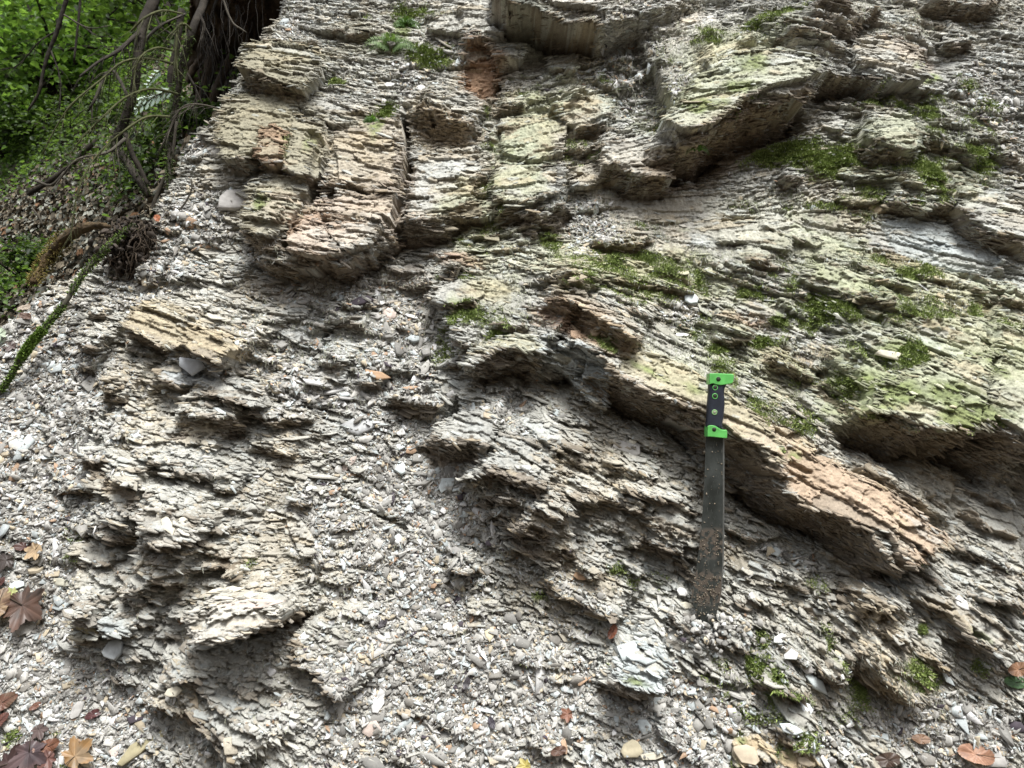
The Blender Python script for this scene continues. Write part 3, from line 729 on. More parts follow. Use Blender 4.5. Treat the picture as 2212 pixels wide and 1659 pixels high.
def on_cliff(px, py):
    """first point of the cliff seen at D pixel px,py, with normal (marched along the camera ray)"""
    dx, dz = ray(px, py)
    t = np.linspace(1.2, 3.2, 1500)
    y, z = t - 1.95, t * dz
    hh = -cs * y + sn * z; v = sn * y + cs * z
    h = H; 
    # a point at height hh, sheet coordinate v = v0 - SHEAR*h
    i = np.clip(((t * dx - U0) / DU).round().astype(int), 0, NX - 1)
    j = np.clip(((v + SHEAR * np.clip(hh, -.3, .4) - V0) / DU).round().astype(int), 0, NY - 1)
    inside = hh < (H - FALL)[j, i]
    k = int(np.argmax(inside)) if inside.any() else 750
    p, n = surf(np.array([i[k]]), np.array([j[k]]))
    return Vector(p[0]), Vector(n[0])
def flakes(pos, nrm, rad, elong, thick, col, rg, sides=6, tiltj=.35, up=.22, along=None, shr=.95):
    """flat angular fragments; returns verts, loops, starts, colours"""
    n = len(pos)
    nn = nrm + tiltj * rg.normal(size=(n, 3)) + np.array([0, 0, up])
    nn /= np.linalg.norm(nn, axis=1, keepdims=True)
    ref = rg.normal(size=(n, 3))
    if along is not None: ref = np.cross(along + .18 * rg.normal(size=(n, 3)), nn)
    tx = np.cross(ref, nn); tx /= np.linalg.norm(tx, axis=1, keepdims=True) + 1e-9
    ty = np.cross(nn, tx)
    ang = (np.arange(sides)[None] + .85 * (rg.random((n, sides)) - .5)) * (2 * math.pi / sides) + rg.random((n, 1)) * 6
    rr = rad[:, None] * (.62 + .55 * rg.random((n, sides)))
    ex = np.cos(ang) * rr * elong[:, None]; ey = np.sin(ang) * rr / np.sqrt(elong[:, None])
    tz = thick[:, None] * (1 + .3 * (rg.random((n, sides)) - .5))
    sh = shr + (1 - shr) * .8 * rg.random((n, sides))
    off = (pos - nn * (thick * .55)[:, None])[:, None, :]
    bot = off + ex[..., None] * tx[:, None] + ey[..., None] * ty[:, None]
    mid = bot + (tz * .85)[..., None] * nn[:, None]
    top = off + (ex * sh)[..., None] * tx[:, None] + (ey * sh)[..., None] * ty[:, None] + (tz * 1.03)[..., None] * nn[:, None]
    V = np.concatenate([bot, mid, top], 1)
    s = sides
    f = []
    for k in range(s):
        k2 = (k + 1) % s
        f += [k, k2, s + k2, s + k]
    for k in range(s):
        k2 = (k + 1) % s
        f += [s + k, s + k2, 2 * s + k2, 2 * s + k]
    f += [2 * s + k for k in range(s)]
    f = np.array(f)
    st = np.concatenate([np.arange(2 * s) * 4, [8 * s]])
    loops = (f[None] + (np.arange(n) * 3 * s)[:, None]).ravel()
    starts = (st[None] + (np.arange(n) * len(f))[:, None]).ravel()
    cv = np.repeat(col[:, None], 3 * s, 1)
    return V.reshape(-1, 3), loops, starts, cv.reshape(-1, 3)

def merge(parts):
    vo = lo = 0; V = []; L_ = []; S_ = []; C_ = []
    for v, l, s, c in parts:
        V.append(v); L_.append(l + vo); S_.append(s + lo); C_.append(c)
        vo += len(v); lo += len(l)
    return np.concatenate(V), np.concatenate(L_), np.concatenate(S_), np.concatenate(C_)

# splintered plates that stand out of the rock along its bedding
def plates(n, seed, r0, r1, pw, th0, th1, el, steep=False):
    rg = np.random.default_rng(seed)
    I, J, tot = [], [], 0
    for _ in range(10):
        i = rg.integers(4, NX - 4, n * 2); j = rg.integers(4, NY - 4, n * 2)
        w = np.clip(1.05 - 1.1 * SC[j, i], .03, 1) * np.clip(1 - .93 * SM[j, i], .05, 1) * (E[j, i] < .1) * np.clip(.35 + 1.1 * (J0[j, i] + .35) + .5 * Under[j, i], .12, 1) * (CR[j, i] < .1) * (1 - .6 * WA[j, i])
        if steep: w = np.clip((np.hypot(gv[j, i], gu[j, i]) - .7) / 1.8, 0, 1) * (E[j, i] < .05) * (CR[j, i] < .1)
        k = np.nonzero(rg.random(n * 2) < w)[0]; I.append(i[k]); J.append(j[k]); tot += len(k)
        if tot >= n: break
    i = np.concatenate(I)[:n]; j = np.concatenate(J)[:n]; m = len(i)
    p_, n_ = surf(i, j)
    th = np.radians(THg[np.minimum(j // 16, THg.shape[0] - 1), np.minimum(i // 16, THg.shape[1] - 1)] + rg.normal(size=m) * 11)
    al = np.cos(th)[:, None] * VX + np.sin(th)[:, None] * VV
    pu = -np.sin(th)[:, None] * VX + np.cos(th)[:, None] * VV
    bed = (1.25 if steep else .80) * pu + (.62 + .30 * rg.random((m, 1))) * VN + .22 * n_
    r = r0 * (r1 / r0) ** (rg.random(m) ** pw); e = 1 + el * rg.random(m)
    c = C0[np.minimum(j // 4, C0.shape[0] - 1), np.minimum(i // 4, C0.shape[1] - 1)] * (.82 + .40 * rg.random((m, 1)))
    k = rg.random(m); c[k < .05] = c[k < .05] * .5 + OCHRE * .5; c[k > .94] = c[k > .94] * .5 + BLUE * .6
    return flakes(p_ - n_ * .001, bed, r, e, r * (th0 + (th1 - th0) * rg.random(m)), c, rg, 5, .16, 0, al, .93)
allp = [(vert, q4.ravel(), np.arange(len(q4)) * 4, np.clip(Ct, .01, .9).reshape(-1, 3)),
        plates(1100, 52, .013, .027, 1.8, .08, .22, 1.2), plates(20000, 53, .0050, .014, 1.5, .12, .35, 1.2), plates(60000, 54, .0022, .0058, 1.0, .2, .5, 1.1),
        plates(60000, 55, .0035, .012, 1.3, .14, .4, 1.3, True)]
v, l, st_, c = merge(allp)
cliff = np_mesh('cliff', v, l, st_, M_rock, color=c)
tag(cliff, kind='structure')
del allp, v, l, st_, c
#PART2
# ------------------------------------------------------------------ ground, flanks and hillside
M_soil = simple('forest_soil', (.06, .047, .033), .95, .45, 6, .8, bdist=.02)
M_litter = simple('litter', (.1, .08, .05), .9, .3, 30, .3, attr=True)

def grid_mesh(name, xs, ys, fn, mat, keep=None, color=None, smooth=True):
    X, Y = np.meshgrid(np.array(xs, dtype=np.float64), np.array(ys, dtype=np.float64))
    Pn = fn(X, Y)
    idx = np.arange(X.size).reshape(X.shape)
    q = np.stack([idx[:-1, :-1], idx[:-1, 1:], idx[1:, 1:], idx[1:, :-1]], -1)
    k = np.ones(q.shape[:2], bool) if keep is None else keep(Pn)[:-1, :-1]
    q = q[k]
    c = None if color is None else color(Pn).reshape(-1, 3)
    return np_mesh(name, Pn.reshape(-1, 3), q.ravel(), np.arange(len(q)) * 4, mat, color=c, smooth=smooth)

def f_ground(X, Y):
    Z = .34 + np.clip(-Y - 1.0, 0, 14) * .85 + .06 * fbm(X * .8, Y * .8, 1, 4)  # unseen rise behind the camera, shaped to block low frontal sky light
    Z = Z - np.clip(-X - 3, 0, 30) * .10
    return np.stack([X, Y, Z], -1)
g = grid_mesh('ground', np.linspace(-30, 30, 200), np.linspace(-30, 3.0, 120), f_ground, M_soil)
tag(g, kind='structure')

def f_flank(U, V):
    h = -.05 + .12 * fbm(U * 1.1, V * 1.3, 2, 5) - np.clip(.12 - np.minimum(np.abs(U - 1.78), 9), 0, 1) * 0
    return np.stack([U, 1.95 + sn * V - cs * h, CAMZ + cs * V + sn * h], -1)
def flank_col(Pn):
    n = fbm(Pn[..., 0] * 3, Pn[..., 2] * 7, 3, 5)[..., None]
    return np.clip(GREY * .9 + .1 * n, .05, .6)
def flank_keep(Pn):
    U = Pn[..., 0]; V = (Pn[..., 2] - CAMZ) / cs
    return (U > 1.74) | ((V > 1.40) & (U > -.55)) | ((V < -1.06))
fl = grid_mesh('cliff_flank', np.arange(-2.6, 6, .025), np.arange(-1.45, 3.6, .025), f_flank, M_rock, flank_keep, flank_col, False)
tag(fl, kind='structure')

HA, HBX, HBY = -.85, .9, 1.0
def hill_z(x, y):
    return CAMZ + HA + HBX * x + HBY * y + .16 * fbm(x * .9 + 7, y * .9, 4, 4) + .03 * fbm(x * 5, y * 5, 5, 3)
def f_hill(X, Y):
    return np.stack([X, Y, np.maximum(hill_z(X, Y), .1)], -1)
def hill_keep(Pn):
    hh = -cs * (Pn[..., 1] - 1.95) + sn * (Pn[..., 2] - CAMZ)
    return (hh < -.10) | (Pn[..., 0] < -1.95)
def hill_col(Pn):
    n = fbm(Pn[..., 0] * 2, Pn[..., 1] * 2, 3, 4)[..., None]
    n2 = fbm(Pn[..., 0] * 25, Pn[..., 1] * 25, 5, 3)[..., None]
    c = np.array([.075, .062, .045]) + .02 * n + .03 * n2
    g_ = np.clip((n - .1) * 3, 0, 1)
    return np.clip(c * (1 - g_) + np.array([.05, .075, .025]) * g_, .012, .5)
hl = grid_mesh('hillside', np.concatenate([np.arange(-30, -6, .4), np.arange(-6, .6, .045)]), np.concatenate([np.arange(.9, 7, .045), np.arange(7, 45, .4)]), f_hill, M_litter, hill_keep, hill_col)
tag(hl, kind='structure')

def at_hill(px, py, lift=0.0):
    dx, dz = ray(px, py)
    for t in np.arange(1.9, 42, .02):
        if t * dz + CAMZ < hill_z(np.float64(t * dx), np.float64(t)) + lift: 
            return Vector((t * dx, t, CAMZ + t * dz)), t
    return Vector((42 * dx, 42, CAMZ + 42 * dz)), 42.
def pt(px, py, t):
    dx, dz = ray(px, py); return Vector((t * dx, t, CAMZ + t * dz))

# overhanging bank of earth and roots behind the cliff edge
def f_bank(S, T):      # S across, T up
    px = 425 + S * 260; 
    t = 3.15 - .75 * T ** 1.5 + .10 * fbm(S * 5, T * 7, 2, 4) + .35 * np.clip(.25 - S, 0, 1) + .03 * fbm(S * 22, T * 22, 6, 3)
    py = 345 - T * 480 - S * 40
    px = px + 22 * fbm(T * 6, T * 0 + 2, 1, 3) * (1 - S) + 35 * (1 - T) * S * 0 + 14 * fbm(T * 22, S * 3, 5, 2) * (1 - S) - 60 * T * T
    return np.stack([(px - 1106) / F * t, t, CAMZ - (py - 829.5) / F * t], -1)
def bank_col(Pn):
    n = fbm(Pn[..., 0] * 18, Pn[..., 2] * 12, 3, 5)[..., None]
    return np.clip(np.array([.07, .05, .035]) * (1 + .8 * n), .006, .2)
bk = grid_mesh('earth_bank', np.linspace(0, 1, 120), np.linspace(0, 1, 220), f_bank, M_litter, None, bank_col)
tag(bk, kind='structure')

# ------------------------------------------------------------------ loose chips
def chip_colours(n, rg):
    base = np.array([.395, .388, .36]) * (.44 + .74 * rg.random((n, 1)))
    k = rg.random(n)
    base[k < .06] = np.array([.40, .35, .26]) * (.8 + .5 * rg.random(((k < .06).sum(), 1)))
    m = (k > .13) & (k < .155); base[m] = np.array([.36, .25, .17]) * (.7 + .5 * rg.random((m.sum(), 1)))
    m = (k > .18) & (k < .30); base[m] = np.array([.43, .47, .47]) * (.75 + .5 * rg.random((m.sum(), 1)))
    m = (k > .30) & (k < .375); base[m] = np.array([.56, .56, .55])
    m = (k > .376) & (k < .39); base[m] = np.array([.06, .05, .06])
    m = (k > .39) & (k < .47); base[m] = np.array([.2, .19, .17])
    return base
def scatter(n, seed, wfun):
    rg = np.random.default_rng(seed)
    I, J, tot = [], [], 0
    for _ in range(14):
        i = rg.integers(4, NX - 4, n * 3); j = rg.integers(4, NY - 4, n * 3)
        k = np.nonzero(rg.random(n * 3) < wfun(i, j))[0]
        I.append(i[k]); J.append(j[k]); tot += len(k)
        if tot >= n: break
    return np.concatenate(I)[:n], np.concatenate(J)[:n], rg
parts = []
def mk(n, seed, wf, r0, r1, pw, el=1.5, tj=.35):
    i, j, rg = scatter(n, seed, wf)
    p, nr = surf(i, j)
    m = len(i)
    r = r0 * (r1 / r0) ** (rg.random(m) ** pw)
    e = 1 + (el - 1) * rg.random(m) ** 2 * 2
    parts.append(flakes(p, nr, r, e, r * (.14 + .24 * rg.random(m)), chip_colours(m, rg), rg, 5, tj))
inn = lambda i, j: (E[j, i] < .03) & (Under[j, i] < .3) & (SM[j, i] < .35 + .65 * SC[j, i])
slopeok = lambda i, j: (gv[j, i] > -1.2)
mk(78000, 21, lambda i, j: SC[j, i] ** 1.2 * inn(i, j) * slopeok(i, j), .0019, .0050, 1.2, 1.8, .5)
mk(17000, 22, lambda i, j: SC[j, i] ** 1.5 * inn(i, j) * slopeok(i, j), .005, .0115, 1.9, 1.8, .35)
mk(900, 23, lambda i, j: SC[j, i] ** 2 * inn(i, j) * slopeok(i, j), .012, .022, 2.2, 1.6, .25)
mk(52000, 24, lambda i, j: (.16 + .5 * SC[j, i]) * inn(i, j) * (gv[j, i] > -.5), .0016, .0045, 1.3, 1.7, .5)
mk(1800, 25, lambda i, j: (.08 + .2 * SC[j, i]) * inn(i, j) * (gv[j, i] > -.3), .006, .013, 2.0, 1.7, .35)
M_chip = simple('shale_chip', (.4, .4, .4), .85, .16, 160, .5, attr=True, bdist=.001)
v, l, s, c = merge(parts)
gr = np_mesh('shale_gravel', v, l, s, M_chip, color=c)
tag(gr, 'loose pale shale gravel covering the gully and the slope', 'gravel', kind='stuff')

# ------------------------------------------------------------------ single stones
def stone(px, py, w, h, ang, col, label, name='stone', thick=.28, seed=None, tilt=(0, 0)):
    """slab-like angular stone w x h D px, long side at ang degrees"""
    p, n = on_cliff(px, py)
    t = p.y
    W, Hh = w * .92 / F * t / 2, h * .92 / F * t / 2
    rg = np.random.default_rng(int(px * 7 + py * 13) if seed is None else seed)
    n = (n * .45 + Vector((0, -.85, .4)) + Vector((tilt[0], 0, tilt[1]))).normalized()
    a = R_(ang)
    ax = Vector((math.cos(a), 0, math.sin(a))); ax = (ax - n * ax.dot(n)).normalized(); ay = n.cross(ax)
    s = int(rg.integers(5, 8))
    th = thick * min(W, Hh) * 2
    angs = [(k + .6 * (rg.random() - .5)) * 2 * math.pi / s for k in range(s)]
    rad = [.80 + .5 * rg.random() for _ in range(s)]
    rings = []
    for sc, hz in ((.95, -.5), (1.0, 0.0), (.98, .48), (.93, .57), (.5, .61)):
        rings.append([((math.copysign(abs(math.cos(g_)) ** 1.0, math.cos(g_)) * W * rd * sc + .02 * W * rg.normal()),
                       (math.copysign(abs(math.sin(g_)) ** 1.0, math.sin(g_)) * Hh * rd * sc + .03 * Hh * rg.normal()),
                       hz * th * (1 + .12 * rg.normal())) for g_, rd in zip(angs, rad)])
    vs_, fs = [], []
    for rgn in rings:
        for x, y, z in rgn: vs_.append(ax * x + ay * y + n * z)
    for r in range(len(rings) - 1):
        for k in range(s):
            k2 = (k + 1) % s
            fs.append((r * s + k, r * s + k2, (r + 1) * s + k2, (r + 1) * s + k))
    fs.append(tuple((len(rings) - 1) * s + k for k in range(s)))
    fs.append(tuple(reversed(range(s))))
    colr = np.array(col)[None] * (1 + .10 * rg.normal(size=(len(vs_), 1)))
    o = py_mesh(name, vs_, fs, M_stone, color=np.clip(colr, .01, .85))
    o.location = p + n * th * .12
    if label: tag(o, label, 'stone')
    return o
M_stone = simple('stone_surface', (.4, .4, .4), .8, .14, 70, .9, attr=True, bdist=.002)
WH = (.62, .62, .60); BW = (.52, .57, .57); TAN = (.42, .36, .27); ORG = (.36, .24, .15); GRY = (.38, .37, .35); PNK = (.50, .42, .37); OLV = (.30, .27, .17); YEL = (.50, .45, .32); CRM = (.56, .53, .43)
STONES = [
 (910,193,17,24,80,WH,'small white oval stone lodged at the top of the upright crack'),
 (841,183,22,12,5,WH,'pale flat pebble left of the white oval stone near the top'),
 (511,432,82,54,25,GRY,'broad pale grey slab beside the mossy block at upper left'),
 (817,655,38,14,6,WH,'thin pale flat stone jutting out in the middle left'),
 (806,682,52,20,-8,GRY,'grey flat stone just under the thin pale jutting one'),
 (844,680,30,30,20,PNK,'squarish pale stone beside the grey flat stone in the gully'),
 (812,811,56,26,-8,ORG,'rust orange stone over a dark hole in the gully'),
 (777,920,72,42,10,(.42,.43,.43),'smooth rounded bluish grey slab set flat in the gully'),
 (819,934,15,24,75,WH,'white upright chip right of the rounded bluish slab'),
 (866,934,22,18,30,WH,'white angular chip farther right of the rounded bluish slab'),
 (750,1006,58,14,48,PNK,'long pinkish splinter leaning on the gully gravel'),
 (964,1046,50,26,50,BW,'bluish white flat stone below the overhung middle spur'),
 (1077,911,28,13,15,WH,'white angular chip on the crest of the middle spur'),
 (1204,891,24,18,-35,BW,'bluish oval stone on the spur under the long ledge'),
 (1058,899,46,15,-22,TAN,'tan splintered plate on the crest of the middle spur'),
 (1139,1010,24,12,-10,BW,'pale bluish lozenge stone low on the middle spur'),
 (1352,966,66,30,-25,GRY,'grey plate jutting from thin beds left of the machete blade'),
 (1364,955,22,18,10,CRM,'small pale fragment resting on the jutting grey plate'),
 (1470,726,40,12,5,(.74,.74,.72),'bright white sliver lying above the machete handle'),
 (1494,648,26,32,80,BW,'pale bluish stone standing above the bright white sliver'),
 (1921,766,76,22,-16,CRM,'long cream plate bedded in the green moss at right'),
 (937,1227,42,20,-25,(.52,.56,.54),'pale blue flat stone left of the brown knob in the gravel'),
 (900,1156,44,11,82,CRM,'upright cream splinter in the middle gravel'),
 (858,1169,20,16,0,WH,'round white pebble left of the upright cream splinter'),
 (984,1191,28,20,10,GRY,'dull grey stone on top of the brown knob'),
 (970,1354,28,20,-10,WH,'white blocky stone in the middle of the lower gravel'),
 (1057,1369,30,26,75,YEL,'yellowish square stone in the middle of the lower gravel'),
 (1030,1414,32,18,-65,WH,'bright white elongated stone below the yellowish square stone'),
 (1110,1405,24,26,60,TAN,'tan orange stone right of the bright white elongated one'),
 (1036,1441,36,18,15,GRY,'grey wedge stone under the bright white elongated one'),
 (1141,1482,46,13,32,TAN,'slanting tan splinter in the lower gravel'),
 (817,1519,40,26,60,WH,'large white ragged stone in the lower left of the gravel'),
 (907,1513,52,22,65,YEL,'yellow streaked slab standing in the lower gravel'),
 (878,1538,42,20,-12,TAN,'tan broken slab at the foot of the yellow streaked one'),
 (804,1573,42,34,-20,PNK,'pale stone with rusty rim at the lower left of the gravel'),
 (954,1541,28,24,-15,BW,'pale bluish stone with a dark shadow at its right'),
 (1011,1551,20,22,50,TAN,'small tan stone right of the pale bluish shadowed one'),
 (1060,1589,30,20,-15,TAN,'tan wedge stone near the bottom of the gravel'),
 (1267,1626,42,18,72,BW,'upright blue white oval stone at the bottom edge'),
 (1092,1634,28,19,60,WH,'white stone at the bottom edge left of the upright oval one'),
 (1360,1613,48,38,-15,YEL,'big yellow cream stone at the bottom edge'),
 (1392,1569,28,30,60,BW,'pale blue rounded stone above the big yellow cream one'),
 (1427,1584,58,22,-18,GRY,'long grey slab right of the pale blue rounded stone'),
 (1412,1630,62,16,6,CRM,'long cream slab at the bottom edge'),
 (153,1483,30,19,75,WH,'white triangular chip on the lower left slope'),
 (103,1539,28,18,-75,WH,'white chip among the dead leaves at lower left'),
 (170,1533,38,26,60,GRY,'pale grey angular stone right of the chip among dead leaves'),
 (300,1619,84,32,50,OLV,'long olive brown slab standing at the bottom left'),
 (345,1589,46,14,68,OLV,'narrow olive splinter leaning on the long olive slab'),
 (247,1629,34,26,55,PNK,'pinkish tan stone left of the long olive slab'),
 (40,1263,36,18,20,BW,'bluish flat stone above the big dark maple leaf'),
 (132,1294,34,22,50,CRM,'pale angular stone right of the big dark maple leaf'),
 (135,1258,46,16,-18,(.38,.37,.3),'greenish grey flat stone above the pale angular one'),
 (377,1493,38,24,15,CRM,'cream flat stone on the lower edge of the left spur'),
 (418,1514,44,24,-60,TAN,'orange tan flat stone on the lower edge of the left spur'),
 (660,1374,28,22,60,WH,'white stone at the top corner of the hollow'),
 (493,1276,96,16,4,CRM,'pale smooth plate lying on the big jutting block'),
 (545,1305,140,22,8,PNK,'wide pale plate forming the top of the big jutting block'),
 (532,1291,66,12,28,WH,'white splinter lying across the plates of the big block'),
 (362,1136,56,20,-62,CRM,'pale narrow plate above the left spur hollow'),
 (394,1123,28,14,15,CRM,'small pale plate right of the pale narrow one'),
 (233,1130,44,14,20,GRY,'grey flat slab over the hollow in the left spur'),
 (1707,1413,34,34,10,(.66,.68,.66),'bright white square stone right of the machete tip'),
 (1687,1379,46,20,5,(.66,.68,.66),'bright white ragged stone above the white square one'),
 (1762,1476,64,26,-48,BW,'long bluish plate slanting below the white square stone'),
 (1741,1443,32,24,-20,GRY,'pale grey plate between white square stone and bluish plate'),
 (1741,1529,36,24,-70,(.62,.66,.67),'white blue oval stone near the bottom right'),
 (1802,1519,24,15,-55,WH,'white wedge chip right of the white blue oval stone'),
 (1761,1363,24,18,60,BW,'pale bluish chip right of the bright white ragged stone'),
 (2041,1459,42,16,-62,BW,'bluish upright flake at the foot of the mossy ledge'),
 (2074,1303,38,32,-40,WH,'white lump on the ochre bed at lower right'),
 (1817,1416,30,18,-25,YEL,'cream stone with green moss around it at lower right'),
 (1706,1573,50,24,-15,BW,'pale blue stone over the mossy hollow at bottom right'),
 (1752,1592,42,26,-55,BW,'pale blue stone right of the mossy hollow at bottom right'),
 (1611,1629,62,38,-25,TAN,'wide ochre slab at the bottom edge right of centre'),
 (1737,1646,44,18,-18,TAN,'small ochre slab at the bottom edge'),
 (1517,1626,24,26,80,WH,'white stone at the bottom edge below the machete'),
 (1480,1308,38,16,-10,CRM,'cream flat stone left of the machete tip'),
 (1473,1278,24,19,-30,WH,'white chip above the cream flat stone by the machete tip'),
 (1494,1330,40,11,-14,(.2,.19,.17),'dark thin plate against the machete tip'),
 (1624,1289,17,17,0,WH,'white cube shaped chip right of the machete tip'),
 (1779,1313,18,16,20,WH,'white pebble in front of a dark notch at lower right'),
 (1582,1178,18,12,0,WH,'white pebble beside the machete blade'),
 (1360,1408,70,52,20,BW,'blue grey fractured boulder top in the lower gravel'),
 (2150,1640,60,40,0,GRY,'rounded grey stone in the bottom right corner'),
 (420,790,62,40,-12,(.36,.38,.40),'smooth blue grey face of rock under the ochre slab'),
 (250,1400,50,46,-20,(.42,.45,.46),'blue grey block split into thin plates at lower left'),
 (190,1357,64,26,-15,OLV,'olive grey block with a dark base left of the split block'),
 (1893,452,38,32,-20,OCHRE * .9,'ochre knob sticking out at the upper right'),
 (1255,1243,34,22,-20,ORG,'rusty plate below the layered middle spur'),
]
for x in STONES: stone(*x)

# ------------------------------------------------------------------ moss and thin green film of algae
def blades(pos, nrm, length, width, col, rg, up=.5, j=.8):
    n = len(pos)
    d = nrm + j * rg.normal(size=(n, 3)) * .6 + np.array([0, 0, up])
    d /= np.linalg.norm(d, axis=1, keepdims=True)
    sd_ = np.cross(d, rg.normal(size=(n, 3))); sd_ /= np.linalg.norm(sd_, axis=1, keepdims=True)
    b = pos - d * .001
    k = b + d * (length * .6)[:, None] 
    tip = b + d * length[:, None] + rg.normal(size=(n, 3)) * (length * .25)[:, None]
    w = width[:, None] * sd_
    V = np.stack([b - w * .6, b + w * .6, k + w, tip, k - w], 1).reshape(-1, 3)
    f = np.array([0, 1, 2, 3, 4])
    loops = (f[None] + (np.arange(n) * 5)[:, None]).ravel()
    return V, loops, np.arange(n) * 5, np.repeat(col, 5, 0)
def moss_part(n, seed, lo, hi, l0, l1, w0, c0, c1, up, off=0.0):
    i, j, rg = scatter(n, seed, lambda i, j: np.clip((MM[j, i] - lo) / (hi - lo), 0, 1) * inn(i, j) * (gv[j, i] > -1.5))
    p, nr = surf(i, j); m = len(i)
    t = np.clip(rg.random((m, 1)) * .7 + .3 * (J2[j, i][:, None] + .5), 0, 1)
    col = np.array(c0) * (1 - t) + np.array(c1) * t
    return blades(p + nr * (rg.random((m, 1)) * off), nr, l0 + (l1 - l0) * rg.random(m), w0 * (.6 + .8 * rg.random(m)), col, rg, up)
def drips(n, seed):
    i, j, rg = scatter(n, seed, lambda i, j: np.clip(WA[j, i] * 1.2 + .1, 0, 1) * inn(i, j) * (np.abs(gv[j, i]) < 2) * np.clip(.5 + RUN[j, i], 0, 1))
    p, nr = surf(i, j); m = len(i)
    t = np.clip(rg.random((m, 1)) * .8 + MM[j, i][:, None], 0, 1)
    col = np.array([.36, .355, .325]) * (1 - t) + np.array([.36, .385, .25]) * t
    return blades(p + nr * .002, nr * .2, .004 + .010 * rg.random(m), np.full(m, .0007), col * (.7 + .5 * rg.random((m, 1))), rg, -1.1, .12)
M_moss = simple('moss_leaf', (.1, .15, .03), .8, .1, 40, 0, attr=True)
v, l, s, c = merge([moss_part(90000, 33, .35, .9, .004, .010, .0015, (.09, .14, .03), (.30, .38, .11), .1, .003), moss_part(150000, 31, .13, .75, .003, .008, .0011, (.13, .18, .055), (.36, .43, .15), .25, .004),
                    moss_part(150000, 32, .01, .45, .002, .005, .0008, (.17, .21, .09), (.35, .40, .20), .1), drips(70000, 35)])
ms = np_mesh('moss', v, l, s, M_moss, color=c)
tag(ms, 'patches of short green moss growing on the shale', 'moss', kind='stuff')

# ------------------------------------------------------------------ tubes and leaves
def tube_arrays(pts, rads, sides=7, rg=None, rough=0.0):
    """tapered tube along pts (Vectors); returns verts, faces"""
    vs_, fs = [], []
    n = len(pts)
    prev = None
    for i in range(n):
        d = (pts[min(i + 1, n - 1)] - pts[max(i - 1, 0)]).normalized()
        if prev is None:
            a = d.cross(Vector((0, 1, .13))).normalized()
        else:
            a = (prev - d * prev.dot(d)).normalized()
        prev = a
        b = d.cross(a)
        for k in range(sides):
            t = 2 * math.pi * k / sides
            r = rads[i] * (1 + (rough * (random.random() - .5) * 2 if rough else 0))
            vs_.append(pts[i] + (a * math.cos(t) + b * math.sin(t)) * r)
    for i in range(n - 1):
        for k in range(sides):
            k2 = (k + 1) % sides
            fs.append((i * sides + k, i * sides + k2, (i + 1) * sides + k2, (i + 1) * sides + k))
    fs.append(tuple(reversed(range(sides)))); fs.append(tuple((n - 1) * sides + k for k in range(sides)))
    return vs_, fs
def smooth_path(P, sub=5):
    """Catmull-Rom through the points (tuples of any length)"""
    P = [np.array(p, float) for p in P]
    Q = [2 * P[0] - P[1]] + P + [2 * P[-1] - P[-2]]
    out = []
    for i in range(1, len(Q) - 2):
        for k in range(sub):
            t = k / sub
            out.append(.5 * (2 * Q[i] + (Q[i + 1] - Q[i - 1]) * t + (2 * Q[i - 1] - 5 * Q[i] + 4 * Q[i + 1] - Q[i + 2]) * t * t + (3 * Q[i] - Q[i - 1] - 3 * Q[i + 1] + Q[i + 2]) * t ** 3))
    out.append(P[-1])
    return out
class MB:
    def __init__(s): s.v = []; s.f = []
    def add(s, vs_, fs):
        o = len(s.v); s.v += [tuple(x) for x in vs_]; s.f += [tuple(i + o for i in f) for f in fs]
    def tube(s, pts, rads, sides=7, rough=0.0): s.add(*tube_arrays(pts, rads, sides, None, rough))
    def build(s, name, mat, parent=None, smooth=True): return py_mesh(name, s.v, s.f, mat, parent, smooth)
def empty(name, loc=(0, 0, 0)):
    o = bpy.data.objects.new(name, None); COL.objects.link(o); o.location = loc; return o

def leaf_cards(pos, nrm, size, col, rg, asp=.6, fold=.15):
    """small pointed leaves, six-cornered and folded along the midrib"""
    n = len(pos)
    nn = nrm / (np.linalg.norm(nrm, axis=1, keepdims=True) + 1e-9)
    a = np.cross(nn, rg.normal(size=(n, 3))); a /= np.linalg.norm(a, axis=1, keepdims=True) + 1e-9
    b = np.cross(nn, a)
    L_ = size[:, None]; w = L_ * asp * .5
    base = pos - a * L_ * .5; tip = pos + a * L_ * .5 - nn * L_ * fold
    q1 = pos - a * L_ * .2; q2 = pos + a * L_ * .15
    up_ = nn * L_ * fold
    V = np.stack([base, q1 + b * w + up_, q2 + b * w * .9 + up_, tip, q2 - b * w * .9 + up_, q1 - b * w + up_], 1).reshape(-1, 3)
    f = np.array([0, 1, 2, 3, 0, 3, 4, 5])
    loops = (f[None] + (np.arange(n) * 6)[:, None]).ravel()
    starts = (np.array([0, 4])[None] + (np.arange(n) * 8)[:, None]).ravel()
    return V, loops, starts, np.repeat(col, 6, 0)

def leaf_material(name, trans=.45, rough=.55):
    m, nt, b = mat_new(name)
    N, L = nt.nodes, nt.links
    at = N.new('ShaderNodeAttribute'); at.attribute_name = 'tint'
    L.new(at.outputs['Color'], b.inputs['Base Color']); b.inputs['Roughness'].default_value = rough
    b.inputs['Specular IOR Level'].default_value = .35
    tr = N.new('ShaderNodeBsdfTranslucent')
    mul = N.new('ShaderNodeVectorMath'); mul.operation = 'MULTIPLY'; mul.inputs[1].default_value = (1.5, 1.6, .7)
    L.new(at.outputs['Color'], mul.inputs[0]); L.new(mul.outputs[0], tr.inputs['Color'])
    mx = N.new('ShaderNodeMixShader'); mx.inputs[0].default_value = trans
    L.new(b.outputs[0], mx.inputs[1]); L.new(tr.outputs[0], mx.inputs[2])
    L.new(mx.outputs[0], nt.nodes['Material Output'].inputs['Surface'])
    return m
M_leaf = leaf_material('green_leaf')
